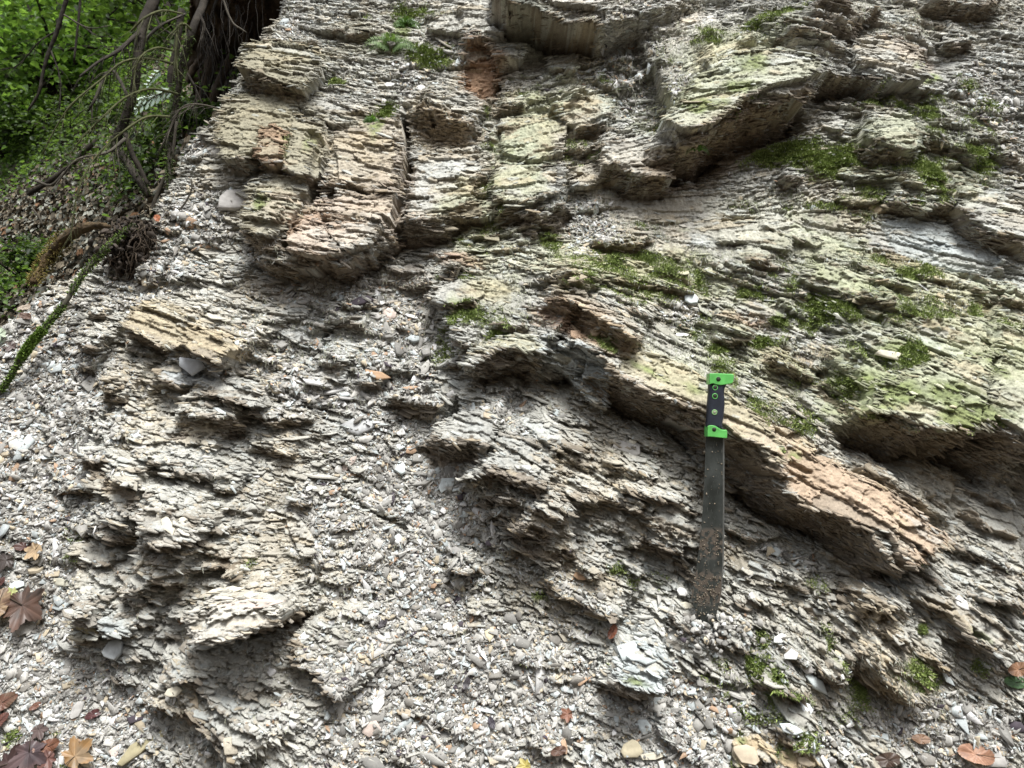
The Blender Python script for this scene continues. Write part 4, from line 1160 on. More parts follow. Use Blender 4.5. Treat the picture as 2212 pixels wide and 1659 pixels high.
M_bark = simple('dark_bark', (.022, .018, .013), .9, .5, 25, .9, bdist=.01)
M_twig = simple('twig_bark', (.06, .053, .04), .85, .4, 40, .4)
M_mosstwig = simple('mossy_twig', (.06, .065, .026), .9, .5, 50, .4)
M_root = simple('root', (.05, .037, .025), .9, .4, 60, .4)

# ------------------------------------------------------------------ trees by the cliff edge
def trunk_path(pts, t):
    """pts: (D px, D py, radius D px, depth offset)"""
    sp = smooth_path(pts, 4)
    P_ = [pt(p[0], p[1], t + p[3]) for p in sp]
    R2 = [p[2] / F * (t + p[3]) for p in sp]
    return P_, R2
def moss_on(P_, R2, n, l0=.006, l1=.015, low=0.0, high=1.0, up=.3, side=None, seed=3, c0=(.05, .09, .015), c1=(.16, .24, .05)):
    rg = np.random.default_rng(seed)
    P_ = np.array([tuple(p) for p in P_]); R2 = np.array(R2)
    k = (low + (high - low) * rg.random(n)) * (len(P_) - 1.001)
    i = k.astype(int); f = (k - i)[:, None]
    c = P_[i] * (1 - f) + P_[i + 1] * f
    r = (R2[i] * (1 - f[:, 0]) + R2[i + 1] * f[:, 0])[:, None]
    d = P_[i + 1] - P_[i]; d /= np.linalg.norm(d, axis=1, keepdims=True)
    q = rg.normal(size=(n, 3)) + (np.array(side) if side else 0); q -= d * (q * d).sum(1, keepdims=True); q /= np.linalg.norm(q, axis=1, keepdims=True)
    t = rg.random((n, 1))
    return blades(c + q * r, q, l0 + (l1 - l0) * rg.random(n), np.full(n, .0014), np.array(c0) * (1 - t) + np.array(c1) * t, rg, up)

def forest_tree(label, pts, t, branches, name='tree', crown=None, mossy=0, seed=1):
    P_, R2 = trunk_path(pts, t)
    root = empty(name, P_[-1] if P_[-1].z < P_[0].z else P_[0])
    tag(root, label, 'tree')
    loc = root.location.copy()
    def rel(o): o.location = -loc; return o
    m = MB(); m.tube(P_, R2, 9, .12)
    rel(m.build('trunk', M_bark, root))
    for bp_, t2, mat in branches:
        Pb, Rb = trunk_path(bp_, t2)
        m = MB(); m.tube(Pb, Rb, 6, .1)
        rg = random.Random(seed + len(Pb))
        for k in range(2, len(Pb) - 1):                     # side twigs
            for _ in range(2):
                if rg.random() < .75:
                    L_ = (.05 + .13 * rg.random()) * t2 / 3
                    d = (Pb[k + 1] - Pb[k]).normalized() * .7 + Vector((rg.uniform(-.5, .5), rg.uniform(-.6, .6), rg.uniform(-1.0, .25)))
                    d.normalize()
                    p0 = Pb[k]; p1 = p0 + d * L_ * .5; p2 = p0 + d * L_ + Vector((0, 0, -L_ * .25))
                    m.tube([p0, p1, p2], [Rb[k] * .32, Rb[k] * .22, Rb[k] * .1], 4)
        rel(m.build('branch', mat, root))
        seed += 7
    if mossy:
        v, l, s, c = moss_on(P_, R2, mossy // 2, .006, .014, .3, 1, .2, seed=seed, c0=(.03, .045, .012), c1=(.08, .11, .03))
        rel(np_mesh('moss_coat', v, l, s, M_moss, root, c))
    return root, P_, rel
forest_tree('dark leaning tree with a kinked trunk and bare drooping boughs by the cliff edge',
    [(340,-60,12,.2),(333,0,12,.1),(308,55,11,.05),(298,120,10,0),(288,200,9,0),(268,262,9,0),(250,312,10,0),(275,352,8,-.05),(300,390,7,-.1),(322,425,7,-.1)], 2.5,
    [([(300,70,5,0),(255,110,4,-.1),(215,132,3,-.2),(172,165,2,-.3)], 2.5, M_bark), ([(285,225,4,0),(240,150,4,.2),(205,215,3,.1),(190,240,2,.1)], 2.55, M_bark),
     ([(296,110,4,0),(340,60,3,.2),(400,30,2,.3)], 2.5, M_twig), ([(270,300,4,0),(230,330,3,-.1),(165,345,2,-.2),(120,400,1.5,-.2)], 2.45, M_twig)], mossy=1500)
forest_tree('slim mossy tree next to the cliff with long arching dead twigs',
    [(448,-60,8,.2),(440,5,8,.1),(421,50,7.5,0),(398,120,7,0),(385,190,6.5,0),(376,260,6,0),(368,320,5.5,0),(366,370,5,-.05),(372,410,5,-.1)], 2.36,
    [([(383,203,3,0),(352,195,3,-.05),(317,193,2.6,-.1),(267,213,2.3,-.15),(217,258,2,-.2),(180,295,1.5,-.2),(150,335,1,-.2)], 2.33, M_mosstwig),
     ([(374,138,3,0),(327,127,2.6,-.05),(267,133,2.4,-.1),(217,173,2,-.15),(160,220,1.8,-.2),(125,268,1.4,-.2),(90,335,1,-.2)], 2.31, M_mosstwig),
     ([(366,252,3,0),(317,253,2.6,-.05),(267,284,2.4,-.1),(217,328,2,-.12),(187,368,1.8,-.15),(167,418,1.6,-.15),(156,485,1.2,-.15),(150,520,1,-.15)], 2.26, M_mosstwig),
     ([(412,64,3,0),(398,52,3,-.05),(384,60,3,-.05),(380,95,2.8,-.05),(382,165,2.5,-.05)], 2.33, M_mosstwig),
     ([(492,240,1.5,0),(433,226,2,-.05),(393,233,2.2,-.05),(367,278,2.2,-.05),(348,320,1.5,-.05)], 2.24, M_twig),
     ([(395,30,2,0),(350,23,2.4,-.05),(310,40,2.2,-.1),(283,68,2,-.1)], 2.31, M_mosstwig), ([(377,110,2.4,0),(340,103,2.2,-.05),(307,120,2,-.1),(290,160,1.8,-.1),(293,200,1.2,-.1)], 2.31, M_mosstwig),
     ([(405,160,3,0),(425,200,2.6,0),(415,235,2,0)], 2.36, M_bark), ([(430,30,4,0),(442,60,3,0),(432,90,2,0)], 2.38, M_bark)], mossy=2200)
forest_tree('thin dark sapling standing left of the kinked tree',
    [(160,-60,4.5,0),(143,0,4.5,0),(123,67,4.2,0),(104,117,4,0),(92,160,3.5,0),(84,200,3,0),(60,240,2,0)], 3.0,
    [([(123,67,2,0),(85,90,1.6,0),(40,140,1.2,0),(0,150,1,0)], 3.0, M_bark), ([(110,110,2,0),(130,170,1.5,0),(128,240,1,0)], 3.0, M_bark), ([(135,30,2,0),(190,60,1.4,0),(240,55,1,0)], 3.0, M_twig)])
forest_tree('very thin straight stem between the sapling and the kinked tree',
    [(178,-60,2.6,0),(172,20,2.6,0),(166,75,2.4,0), (160,135,2,0)], 3.2, [([(170,50,1.2,0),(205,75,1,0),(240,80,.8,0)], 3.2, M_bark)])
forest_tree('short broken stem leaning behind the mossy tree',
    [(392,20,7,.3),(385,80,7,.3),(372,150,8,.3),(362,215,8,.3),(352,262,8,.3)], 3.3, [([(385,80,3,.3),(350,60,2,.3),(330,20,2,.3)], 3.3, M_bark)])
# dead stumps and sticks at the foot of the trees
def stick(pts, t, label, mat=M_twig, name='stick', moss=0, side=None, low=0, high=1, rough=.12, sides=7):
    P_, R2 = trunk_path(pts, t)
    loc = P_[len(P_) // 2].copy()
    m = MB(); m.tube([p - loc for p in P_], R2, sides, rough)
    o = m.build(name, mat); o.location = loc
    tag(o, label, name.replace('_', ' '))
    return o, P_, R2
stick([(381,262,3,0),(372,340,3.5,0),(358,378,4,0),(342,415,4.5,0),(330,452,5,0),(322,470,4,0)], 2.35, 'grey dead stem slanting down to the gravel edge', name='stick')
stick([(413,386,1.5,0),(414,408,1.8,0),(400,438,2,0),(380,462,2.2,0),(360,487,2.2,0),(350,510,2,0)], 2.12, 'thin bent stick lying over the gravel under the rock', name='stick')
stick([(270,288,5,0),(285,330,6,0),(302,365,6,0),(318,402,6,0)], 2.5, 'dark crooked root below the kinked tree', M_bark, 'crooked_root')
stick([(75,390,3,0),(110,400,3,0),(140,372,3,0)], 3.2, 'short grey stick in the leaf litter', name='fallen_stick')
stick([(70,450,2,0),(85,470,2.4,0),(92,486,2,0)], 2.9, 'small pale twig on the dark slope', name='pale_twig')
stick([(60,420,5,0),(130,375,6,0),(210,300,6,0)], 3.5, 'fallen dark branch lying up the slope', M_bark, 'fallen_branch')
# mossy branch leaning on the gravel
_pts = [(-30,885,5,-.02),(0,848,5.5,0),(28,805,6,0),(62,748,6.5,0),(104,700,6.5,.02),(140,655,6.5,.03),(170,606,6.5,.05),(215,552,7,.07),(255,514,7,.09),(292,486,8,.12)]
o, P_, R2 = stick([(a_, b_, c_ * .8, d_) for a_, b_, c_, d_ in _pts], 1.93, 'long curved branch half covered in bright moss leaning on the gravel', simple('grey_bark', (.055, .052, .038), .9, .5, 30, .6), 'mossy_branch')
loc = o.location
v, l, s, c = merge([moss_on(P_, R2, 2000, .003, .008, .12, .55, .15, seed=5), moss_on(P_, [r * 1.25 for r in R2], 3000, .003, .009, .28, .42, .1, seed=6, c1=(.2, .32, .05)), moss_on(P_, R2, 900, .004, .009, .6, 1, .1, seed=8)])
mo = np_mesh('moss_coat', v, l, s, M_moss, o, c); mo.location = -loc
# ------------------------------------------------------------------ dangling root ball and rotten log
def root_ball(px, py, w, h, t, label):
    base = empty('root_ball', pt(px, py, t)); tag(base, label, 'root ball')
    rg = random.Random(4); m = MB(); k = t / F
    for i in range(260):
        a = rg.uniform(-1, 1); y0 = rg.uniform(-.5, .25)
        p = Vector((a * w / 2 * k * (1 - .3 * abs(y0)), rg.uniform(-.05, .05), -y0 * h * k))
        P2 = [p]; d = Vector((rg.uniform(-.7, .7), rg.uniform(-.6, .3), rg.uniform(-1.2, .1)))
        for s_ in range(5):
            d = (d + Vector((rg.uniform(-.7, .7), rg.uniform(-.5, .5), rg.uniform(-.8, .3)))).normalized()
            P2.append(P2[-1] + d * rg.uniform(.008, .022))
        r = rg.uniform(.0008, .0028)
        m.tube(P2, [r * (1 - .15 * q) for q in range(6)], 4)
    m.build('roots', M_root, base)
    rg2 = np.random.default_rng(9); n = 900
    pos = np.stack([rg2.normal(size=n) * w * .22 * k, rg2.normal(size=n) * .035 + .02, rg2.normal(size=n) * h * .22 * k], -1)
    v, l, s, c = flakes(pos, rg2.normal(size=(n, 3)), .004 + .008 * rg2.random(n), np.full(n, 1.3), np.full(n, .006), np.tile([[.035, .028, .022]], (n, 1)) * (.5 + rg2.random((n, 1))), rg2, 5)
    np_mesh('soil_clod', v, l, s, M_litter, base, c)
    return base
root_ball(285, 535, 95, 120, 2.08, 'dark dangling ball of fine roots and soil at the upper end of the mossy branch')
def rotten_log():
    base = empty('rotten_log', pt(160, 520, 2.45)); tag(base, 'rotten orange brown log arching beside the leaf litter', 'log')
    Q = [(70,610,10),(88,582,14),(112,548,18),(142,515,19),(178,494,16),(215,487,10),(240,490,5)]
    sp = smooth_path(Q, 4); loc = base.location
    P_ = [pt(p[0], p[1], 2.45 + .1 * math.sin(i * .2)) - loc for i, p in enumerate(sp)]
    m = MB(); m.tube(P_, [p[2] / F * 1.5 for p in sp], 14, .5)
    m.build('wood', simple('rotten_wood', (.07, .048, .024), .95, .7, 30, 1.0, bdist=.012), base, False)
    v, l, s, c = moss_on(P_, [p[2] / F * 2.4 for p in sp], 900, .006, .014, 0, .5, .2, seed=12, c0=(.1, .09, .02), c1=(.22, .17, .05))
    np_mesh('moss_coat', v, l, s, M_moss, base, c)
rotten_log()
# hanging roots on the earth bank
def bank_roots():
    rg = random.Random(12)
    specs = [([(480,-10,2.2,0),(492,28,2.4,0),(505,52,2.2,0),(520,62,1.8,0),(532,70,1,0)], 2.35, 'pale bare root hanging in front of the dark earth bank', M_twig)]
    for sp, t, lb, mt in specs: stick(sp, t, lb, mt, 'hanging_root', sides=6)
    base = empty('bank_roots', pt(480, 200, 2.7)); tag(base, 'tangle of thin dark roots hanging down the shaded earth bank', 'roots'); loc = base.location
    m = MB()
    for i in range(150):
        px = rg.uniform(425, 560); py = rg.uniform(-40, 260)
        if px > 620 - py * .55 or rg.random() < .45: continue
        t = 3.02 - .75 * max(0, (345 - py) / 480) ** 1.5
        P2 = [pt(px, py, t)]
        for s_ in range(7):
            P2.append(P2[-1] + Vector((rg.uniform(-.012, .012), rg.uniform(-.02, .01), -rg.uniform(.01, .05))))
        r = rg.uniform(.0012, .004)
        m.tube([p - loc for p in P2], [r * (1 - .1 * q) for q in range(8)], 4)
    m.build('root_strands', simple('bank_root', (.022, .018, .014), .9, .3, 50, .3), base)
    # stump-like buttress roots that reach down along the cliff edge
    for j, (pts, t) in enumerate([([(432,-30,16,0),(436,30,14,0),(440,80,9,0),(447,95,6,0)], 2.9), ([(470,60,10,0),(455,140,12,0),(436,220,12,0),(422,300,9,0),(416,345,6,0)], 2.9),
                    ([(500,120,8,0),(470,190,9,0),(448,260,8,0),(432,320,6,0)], 2.8), ([(440,120,8,0),(418,150,8,0),(404,180,6,0)], 2.9)]):
        P_, R2 = trunk_path(pts, t); m = MB(); m.tube([p - loc for p in P_], R2, 9, .25); m.build('thick_root', M_root, base)
bank_roots()

# ------------------------------------------------------------------ undergrowth
def green(n, rg, bright):
    t = rg.random((n, 1))
    return (np.array([.022, .042, .014]) * (1 - t) + np.array([.125, .20, .06]) * t) * bright
def hill_pts(n, rg, x0, x1, y0, y1, w):
    """random points of the hillside seen left of the cliff, chosen with weight w(px,py)"""
    out = []
    while len(out) < n:
        m = n * 6
        x = rg.uniform(x0, x1, m); y = y0 * (y1 / y0) ** rg.random(m)
        z = hill_z(x, y)
        px = 1106 + F * x / y; py = 829.5 - F * (z - CAMZ) / y
        k = rg.random(m) < w(px, py)
        k &= (px > -80) & (px < 560) & (py > -60) & (py < 860) & ((-cs * (y - 1.95) + sn * (z - CAMZ)) < -.15)
        out += list(np.stack([x, y, z], -1)[k])
        if len(out) == 0 and rg.random() < .05: break
    return np.array(out[:n])
hn = np.array([-HBX, -HBY, 1.0]); hn /= np.linalg.norm(hn)
rg = np.random.default_rng(41)
# leaf litter and pale chips on the dark lower slope
Pn = hill_pts(16000, rg, -4, 0, 1.9, 7, lambda a, b: np.clip((b - 260) / 200, .15, 1))
n = len(Pn)
col = np.array([.10, .085, .06]) * (.4 + 1.3 * rg.random((n, 1))); k = rg.random(n)
col[k < .30] = np.array([.17, .175, .15]) * (.6 + .9 * rg.random(((k < .30).sum(), 1))); col[k > .96] = np.array([.15, .085, .045])
v, l, s, c = leaf_cards(Pn + hn * .01, hn + .5 * rg.normal(size=(n, 3)), .018 + .03 * rg.random(n), col, rg, .7)
o = np_mesh('leaf_litter', v, l, s, M_litter, color=c); tag(o, 'dull fallen leaves littering the shaded slope', 'leaf litter', kind='stuff')
# ground cover
rg = np.random.default_rng(42)
def wcov(a, b):
    w_ = np.exp(-(((a - 250) / 190) ** 2 + ((b - 330) / 90) ** 2)) * .5 + np.exp(-(((a - 60) / 120) ** 2 + ((b - 280) / 110) ** 2)) * 1.0 + np.exp(-(((a - 20) / 60) ** 2 + ((b - 620) / 60) ** 2)) * 1.4 + .6 * (b < 240) + np.exp(-(((a - 290) / 40) ** 2 + ((b - 400) / 60) ** 2)) * .9
    return np.clip(w_, 0.02, 1)
Pn = hill_pts(34000, rg, -16, 0, 1.9, 22, wcov); n = len(Pn)
px = 1106 + F * Pn[:, 0] / Pn[:, 1]; py = 829.5 - F * (Pn[:, 2] - CAMZ) / Pn[:, 1]
sz = (.010 + .018 * rg.random(n)) * np.clip(Pn[:, 1] / 3.5, 1, 3.5)
v, l, s, c = leaf_cards(Pn + hn * (rg.random((n, 1)) ** 1.5 * .10), np.array([-.2, -.3, 1.0]) + .45 * rg.normal(size=(n, 3)), sz, green(n, rg, 1.0), rg, .6)
o = np_mesh('ground_cover', v, l, s, M_leaf, color=c); tag(o, 'low green woodland plants covering the hillside', 'ground cover', kind='stuff')
# single shrubs on the hillside
SHR = [(60,330,.35,'bushy green shrub low on the slope at the left edge'),(150,300,.28,'green shrub in the middle of the slope above the litter'),(235,262,.22,'green shrub under the arching dead twigs'),
       (320,300,.15,'green shrub behind the slim mossy tree'),(395,300,.12,'small green shrub at the foot of the earth bank'),(295,415,.2,'dark green fern clump by the kinked root'),
       (35,240,.45,'bright leafy shrub high at the left edge'),(110,215,.4,'bright leafy shrub beside the thin dark sapling'),(200,190,.4,'leafy shrub behind the sapling and the kinked tree'),(20,640,.16,'bright green seedlings at the edge of the gravel'),
       (340,215,.22,'leafy shrub between the two leaning trees'),(60,590,.14,'dark green low plant above the bright seedlings')]
for px, py, rr, lb in SHR:
    c0_, t = at_hill(px, py)
    rg = np.random.default_rng(int(px * 3 + py)); n = int(1500 if rr > .3 else 800)
    root = empty('shrub', c0_); tag(root, lb, 'shrub')
    kk = rg.integers(0, 14, n); cen = rg.normal(size=(14, 3)) * np.array([.5, .5, .3]) * rr + np.array([0, 0, rr * .45])
    pos = cen[kk] + rg.normal(size=(n, 3)) * rr * .17
    pos[:, 2] = np.maximum(pos[:, 2], (pos[:, 0] * HBX + pos[:, 1] * HBY) + .02)
    leaf_light = {0: 1.0}.get(0) * (1.25 if py < 260 or py > 600 else .6)  # light put into the leaf colour: dimmer on the middle slope
    v, l, s, c = leaf_cards(pos, np.array([-.2, -.4, 1.0]) + .5 * rg.normal(size=(n, 3)), (.012 + .022 * rg.random(n)) * max(1, t / 4), green(n, rg, leaf_light), rg, .62)
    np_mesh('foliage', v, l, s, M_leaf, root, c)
    m = MB()
    for q in range(7):
        cc = Vector(cen[q * 2]); m.tube([Vector((0, 0, -.05)), cc * .55 + Vector((0, 0, .02)), cc], [.006, .004, .002], 5)
    m.build('stems', M_bark, root)
# pale compound leaves that catch the light
def pale_plant():
    base = empty('pale_plant', pt(340, 245, 2.75)); tag(base, 'plant with glossy silvery compound leaves catching the light beside the mossy tree', 'plant'); loc = base.location
    m = MB(); v_, f_, = [], []
    mm_ = MB()
    for (x0, y0, x1, y1, nl, sz) in [(375,190,292,238,7,15),(350,150,318,185,5,10),(362,205,300,215,6,13)]:
        a, b = pt(x0, y0, 2.75), pt(x1, y1, 2.70); m.tube([a - loc, (a + b) / 2 - loc + Vector((0, 0, .01)), b - loc], [.0022, .0018, .001], 5)
        for k in range(nl):
            c_ = a.lerp(b, (k + .6) / nl) - loc
            for sg_ in (-1, 1):
                L_ = sz / F * 2.75 * (1.4 - .4 * k / nl)
                d = (Vector((-.55, -.1, -.35)) + Vector((.25, 0, -.5)) * sg_).normalized(); w_ = d.cross(Vector((.2, -1, .6))).normalized() * L_ * .22
                nrm_ = Vector((.1, -.5, .8)) * L_ * .06
                mm_.add([c_, c_ + d * L_ * .35 + w_ - nrm_, c_ + d * L_ * .75 + w_ * .7 - nrm_, c_ + d * L_, c_ + d * L_ * .75 - w_ * .7 - nrm_, c_ + d * L_ * .35 - w_ - nrm_], [(0, 1, 2, 3), (0, 3, 4, 5)])
    m.build('stalk', M_mosstwig, base); ml = simple('pale_leaf', (.38, .50, .40), .3, .15, 30, .1, spec=.8)
    for i in range(0, len(mm_.v), 6): py_mesh('leaflet', mm_.v[i:i + 6], [(0, 1, 2, 3), (0, 3, 4, 5)], ml, base)
pale_plant()
# trees farther up the ravine, each trunk with its own crown
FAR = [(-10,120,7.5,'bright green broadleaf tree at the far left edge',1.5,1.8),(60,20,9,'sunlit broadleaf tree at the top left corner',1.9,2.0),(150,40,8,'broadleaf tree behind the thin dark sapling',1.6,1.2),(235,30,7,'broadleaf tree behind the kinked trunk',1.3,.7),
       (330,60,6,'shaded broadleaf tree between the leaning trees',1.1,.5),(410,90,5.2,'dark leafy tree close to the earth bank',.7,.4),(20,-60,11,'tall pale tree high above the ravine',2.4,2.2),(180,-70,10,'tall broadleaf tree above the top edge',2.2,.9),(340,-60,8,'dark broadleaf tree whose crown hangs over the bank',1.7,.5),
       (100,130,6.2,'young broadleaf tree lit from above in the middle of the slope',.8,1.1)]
for px, py, t, lb, rr, leaf_light in FAR:
    c0_ = pt(px, py, t)
    rg = np.random.default_rng(int(900 + px + py)); zb = float(hill_z(c0_.x, c0_.y)) - .1
    zb = min(zb, c0_.z - .6)
    root = empty('broadleaf_tree', (c0_.x, c0_.y, zb)); tag(root, lb, 'tree')
    Hh = c0_.z - zb
    m = MB(); tp = [Vector((0, 0, 0)), Vector((.05, 0, Hh * .35)), Vector((.12, .03, Hh * .7)), Vector((.1, 0, Hh + rr * .6))]
    m.tube(tp, [.09, .07, .055, .02], 8, .1); m.build('trunk', M_bark, root)
    n = 3600; K = 40
    cen = rg.normal(size=(K, 3)); cen /= np.linalg.norm(cen, axis=1, keepdims=True); cen *= (rg.random((K, 1)) ** .45) * rr * np.array([1.15, .8, .9]); cen[:, 2] += Hh
    m = MB()
    for q in range(0, K, 2):
        cc = Vector(cen[q]); st_ = Vector((.1, 0, Hh * .55 + rg.random() * Hh * .3)); m.tube([st_, (st_ + cc) / 2 + Vector((0, 0, .08)), cc], [.022, .014, .005], 5)
    m.build('limbs', M_bark, root)
    kk = rg.integers(0, K, n)
    pos = cen[kk] + rg.normal(size=(n, 3)) * rr * np.array([.2, .2, .11])
    v, l, s, c = leaf_cards(pos, np.array([0, -.2, 1.0]) + .45 * rg.normal(size=(n, 3)), (.035 + .035 * rg.random(n)) * t / 5.5, green(n, rg, leaf_light * 1.9), rg, .65)  # light and shade of each crown scaled into its leaf colour
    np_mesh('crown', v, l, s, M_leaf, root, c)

# ------------------------------------------------------------------ dead leaves
M_dead = leaf_material('dead_leaf', .12, .45)
def palmate(t):          # outline radius of a five-lobed leaf, t = angle from the stalk direction
    r = 0
    for a0, ln, wd in ((180, 1.0, .42), (122, .93, .38), (-122, .93, .38), (66, .66, .36), (-66, .66, .36)):
        d = (math.degrees(t) - a0 + 180) % 360 - 180
        r = max(r, ln * max(0, 1 - abs(math.radians(d)) / (wd * 2.1)) ** .62)
    r = max(r, .46)
    return r * (1 + .05 * math.sin(t * 31) + .03 * math.sin(t * 53))
def ovate(t): 
    c = math.cos(t); s_ = math.sin(t)
    return 1 / math.sqrt((c / 1.0) ** 2 + (s_ / .52) ** 2) * (1 + .03 * math.sin(t * 40))
def dead_leaf(px, py, size, ang, col, label, kind='palmate', col2=None, curl=.5, seed=1, lift=.012, tilt=(0, 0, 0), cat='leaf'):
    p, nr = on_cliff(px, py)
    R = size / F * p.y / 2
    rg = random.Random(seed); fn = palmate if kind == 'palmate' else ovate
    veins = [math.pi, R_(125), R_(-125), R_(68), R_(-68)] if kind == 'palmate' else [0, math.pi] + [R_(a) for a in (35, 70, 110, 145, -35, -70, -110, -145)]
    n, rings = 120, 9
    nrm = (Vector((0, -.8, .55)) + nr * .35 + Vector(tilt)).normalized()
    a = R_(ang); ax = Vector((math.cos(a), 0, math.sin(a))); ax = (ax - nrm * ax.dot(nrm)).normalized(); ay = nrm.cross(ax)
    vs_ = [Vector((0, 0, 0))]; cl = [np.array(col) * .8]
    cx, cy = rg.uniform(-1, 1), rg.uniform(-1, 1)
    for r in range(1, rings + 1):
        f = r / rings
        for k in range(n):
            t = 2 * math.pi * k / n
            rr = fn(t) * f; x, y = math.cos(t) * rr, math.sin(t) * rr
            dv = min(abs((t - v_ + math.pi) % (2 * math.pi) - math.pi) for v_ in veins) * rr
            z = curl * .35 * (x * x * cx + y * y * cy + .6 * x * y) + curl * .10 * math.sin(3 * t + seed) * f * f + curl * .06 * math.sin(7 * t + seed * 2) * f ** 3
            z += .022 * min(dv / .12, 1) * (1 if f > .1 else 0) 
            vs_.append((ax * x + ay * y + nrm * z) * R)
            if kind != 'palmate':
                sv = ((x - .75 * abs(y)) * 4.6) % 1.0
                dv = min(abs(y), .12 * min(sv, 1 - sv) + .004); vs_[-1] = (ax * x + ay * y + nrm * (z - .022 * 1 + .10 * abs(y) + .02 * min(1, sv * 2))) * R
            m_ = 1.0 + .30 * (dv < .022)
            nz = float(fbm(np.array(x * 3 + seed), np.array(y * 3.), 2, 3))
            c_ = np.array(col) * (1 + .35 * nz)
            if col2 is not None:
                w_ = min(1, max(0, .5 + 1.6 * nz + .5 * (f - .6))); c_ = c_ * (1 - w_) + np.array(col2) * w_
            cl.append(c_ * m_)
    fs = [(0, 1 + k, 1 + (k + 1) % n) for k in range(n)]
    for r in range(rings - 1):
        for k in range(n):
            k2 = (k + 1) % n; fs.append((1 + r * n + k, 1 + (r + 1) * n + k, 1 + (r + 1) * n + k2, 1 + r * n + k2))
    base = empty('dead_leaf' if cat == 'leaf' and col[1] < col[0] else 'green_leaf', p + nrm * lift); tag(base, label, cat)
    py_mesh('leaf_blade', vs_, fs, M_dead, base, True, np.clip(cl, .01, .8))
    m = MB(); e = ax * R * (.75 if kind == 'palmate' else 1.25)
    m.tube([Vector((0, 0, 0)) + nrm * R * .02, e * .5 + nrm * R * .1, e + nrm * R * .05 + ay * R * .1], [R * .02, R * .016, R * .012], 5)
    m.build('stalk', M_root, base)
    return base
DK = (.050, .037, .031); BR = (.10, .06, .04); TN = (.25, .18, .11); RD = (.13, .065, .045)
dead_leaf(58,1310,128,150,DK,'large dark brown maple leaf on the gravel at the left edge',col2=(.10,.06,.045),curl=.7,seed=2,lift=.02)
dead_leaf(8,1318,84,80,TN,'tan half of a folded leaf at the left edge beside the dark maple leaf','ovate',col2=BR,curl=.8,seed=3,lift=.03)
dead_leaf(33,1287,48,20,(.34,.36,.15),'yellow green leaf scrap behind the large dark maple leaf','palmate',curl=.5,seed=4,lift=.014,cat='green leaf')
dead_leaf(85,1192,56,60,TN,'small tan maple leaf above the large dark one',col2=(.38,.28,.17),curl=.6,seed=5,lift=.016)
dead_leaf(58,1185,40,10,(.06,.028,.022),'dark wet leaf scrap touching the small tan maple leaf','ovate',curl=.8,seed=6)
dead_leaf(20,1215,64,25,(.05,.04,.035),'blackish leaf at the left edge above the yellow green scrap',curl=.9,seed=7)
dead_leaf(8,1262,30,70,(.06,.025,.02),'small dark red leaf at the left edge','ovate',curl=.6,seed=8)
dead_leaf(12,1520,64,35,RD,'reddish brown leaf at the left edge','ovate',col2=BR,curl=.6,seed=9)
dead_leaf(82,1528,26,40,RD,'small reddish curled leaf among pale chips','ovate',curl=.7,seed=10)
dead_leaf(8,1562,44,60,(.10,.045,.035),'dark red leaf under the reddish brown one at the left edge','ovate',curl=.5,seed=11)
dead_leaf(92,1578,50,120,(.09,.065,.06),'grey brown leaf above the dark heap of leaves',curl=.5,seed=12)
dead_leaf(74,1628,104,95,(.062,.045,.048),'wide dark purple brown leaf in the heap at bottom left',col2=(.09,.06,.06),curl=.6,seed=13,lift=.02)
dead_leaf(30,1650,90,200,(.04,.022,.02),'blackish leaf at the bottom left corner',curl=.5,seed=14,lift=.014)
dead_leaf(112,1614,56,20,(.14,.065,.04),'rusty leaf edge sticking out of the dark heap','ovate',curl=.9,seed=15,lift=.016)
dead_leaf(115,1640,60,60,(.12,.06,.05),'brown ragged leaf at the right of the dark heap',curl=.7,seed=16,lift=.022)
dead_leaf(172,1636,92,235,TN,'big tan maple leaf with dark veins at the bottom left',col2=(.24,.14,.06),curl=.6,seed=17,lift=.022)
dead_leaf(205,1545,34,30,(.07,.028,.028),'small dark purple leaf right of the pale angular stone','ovate',curl=.9,seed=18)
dead_leaf(1226,1545,40,25,(.18,.085,.055),'small russet leaf scrap in the lower gravel','palmate',curl=.8,seed=19)
dead_leaf(1323,1370,34,75,(.16,.06,.035),'narrow red brown leaf on the gravel edge below the layered spur','ovate',curl=.8,seed=20)
dead_leaf(1205,1622,36,20,(.09,.05,.035),'dark brown curled leaf near the bottom edge','ovate',curl=.9,seed=21)
dead_leaf(827,1352,26,50,(.04,.035,.04),'small blackish leaf in the middle gravel','ovate',curl=.6,seed=22)
dead_leaf(1010,1478,26,70,(.045,.04,.045),'small dark leaf left of the slanting tan splinter','ovate',curl=.6,seed=23)
dead_leaf(1063,1563,26,110,(.04,.035,.045),'small dark leaf touching the grey green stones at the bottom','ovate',curl=.6,seed=24)
dead_leaf(2097,1634,78,-15,(.25,.13,.08),'orange brown beech leaf at the bottom right','ovate',col2=(.33,.20,.14),curl=.5,seed=25,lift=.02)
dead_leaf(2190,1447,54,12,(.20,.11,.065),'rust brown leaf at the right edge','ovate',curl=.7,seed=26,lift=.016)
dead_leaf(2185,1478,50,0,(.045,.10,.035),'dark green leaf under the rust brown one at the right edge','ovate',curl=.4,seed=27,cat='green leaf')
dead_leaf(1915,1640,56,8,(.06,.04,.03),'dark brown leaf at the bottom edge left of the beech leaf','ovate',curl=.6,seed=28)
dead_leaf(1985,1600,40,-6,(.17,.10,.06),'dull brown leaf above the dark one near the bottom right','ovate',curl=.6,seed=29)
dead_leaf(1135,1655,44,10,(.30,.25,.07),'yellow leaf scrap at the bottom edge','palmate',curl=.5,seed=30)
dead_leaf(12,730,50,40,(.34,.40,.30),'pale green maple leaf at the left edge near the mossy branch',curl=.5,seed=31,lift=.02,cat='green leaf')
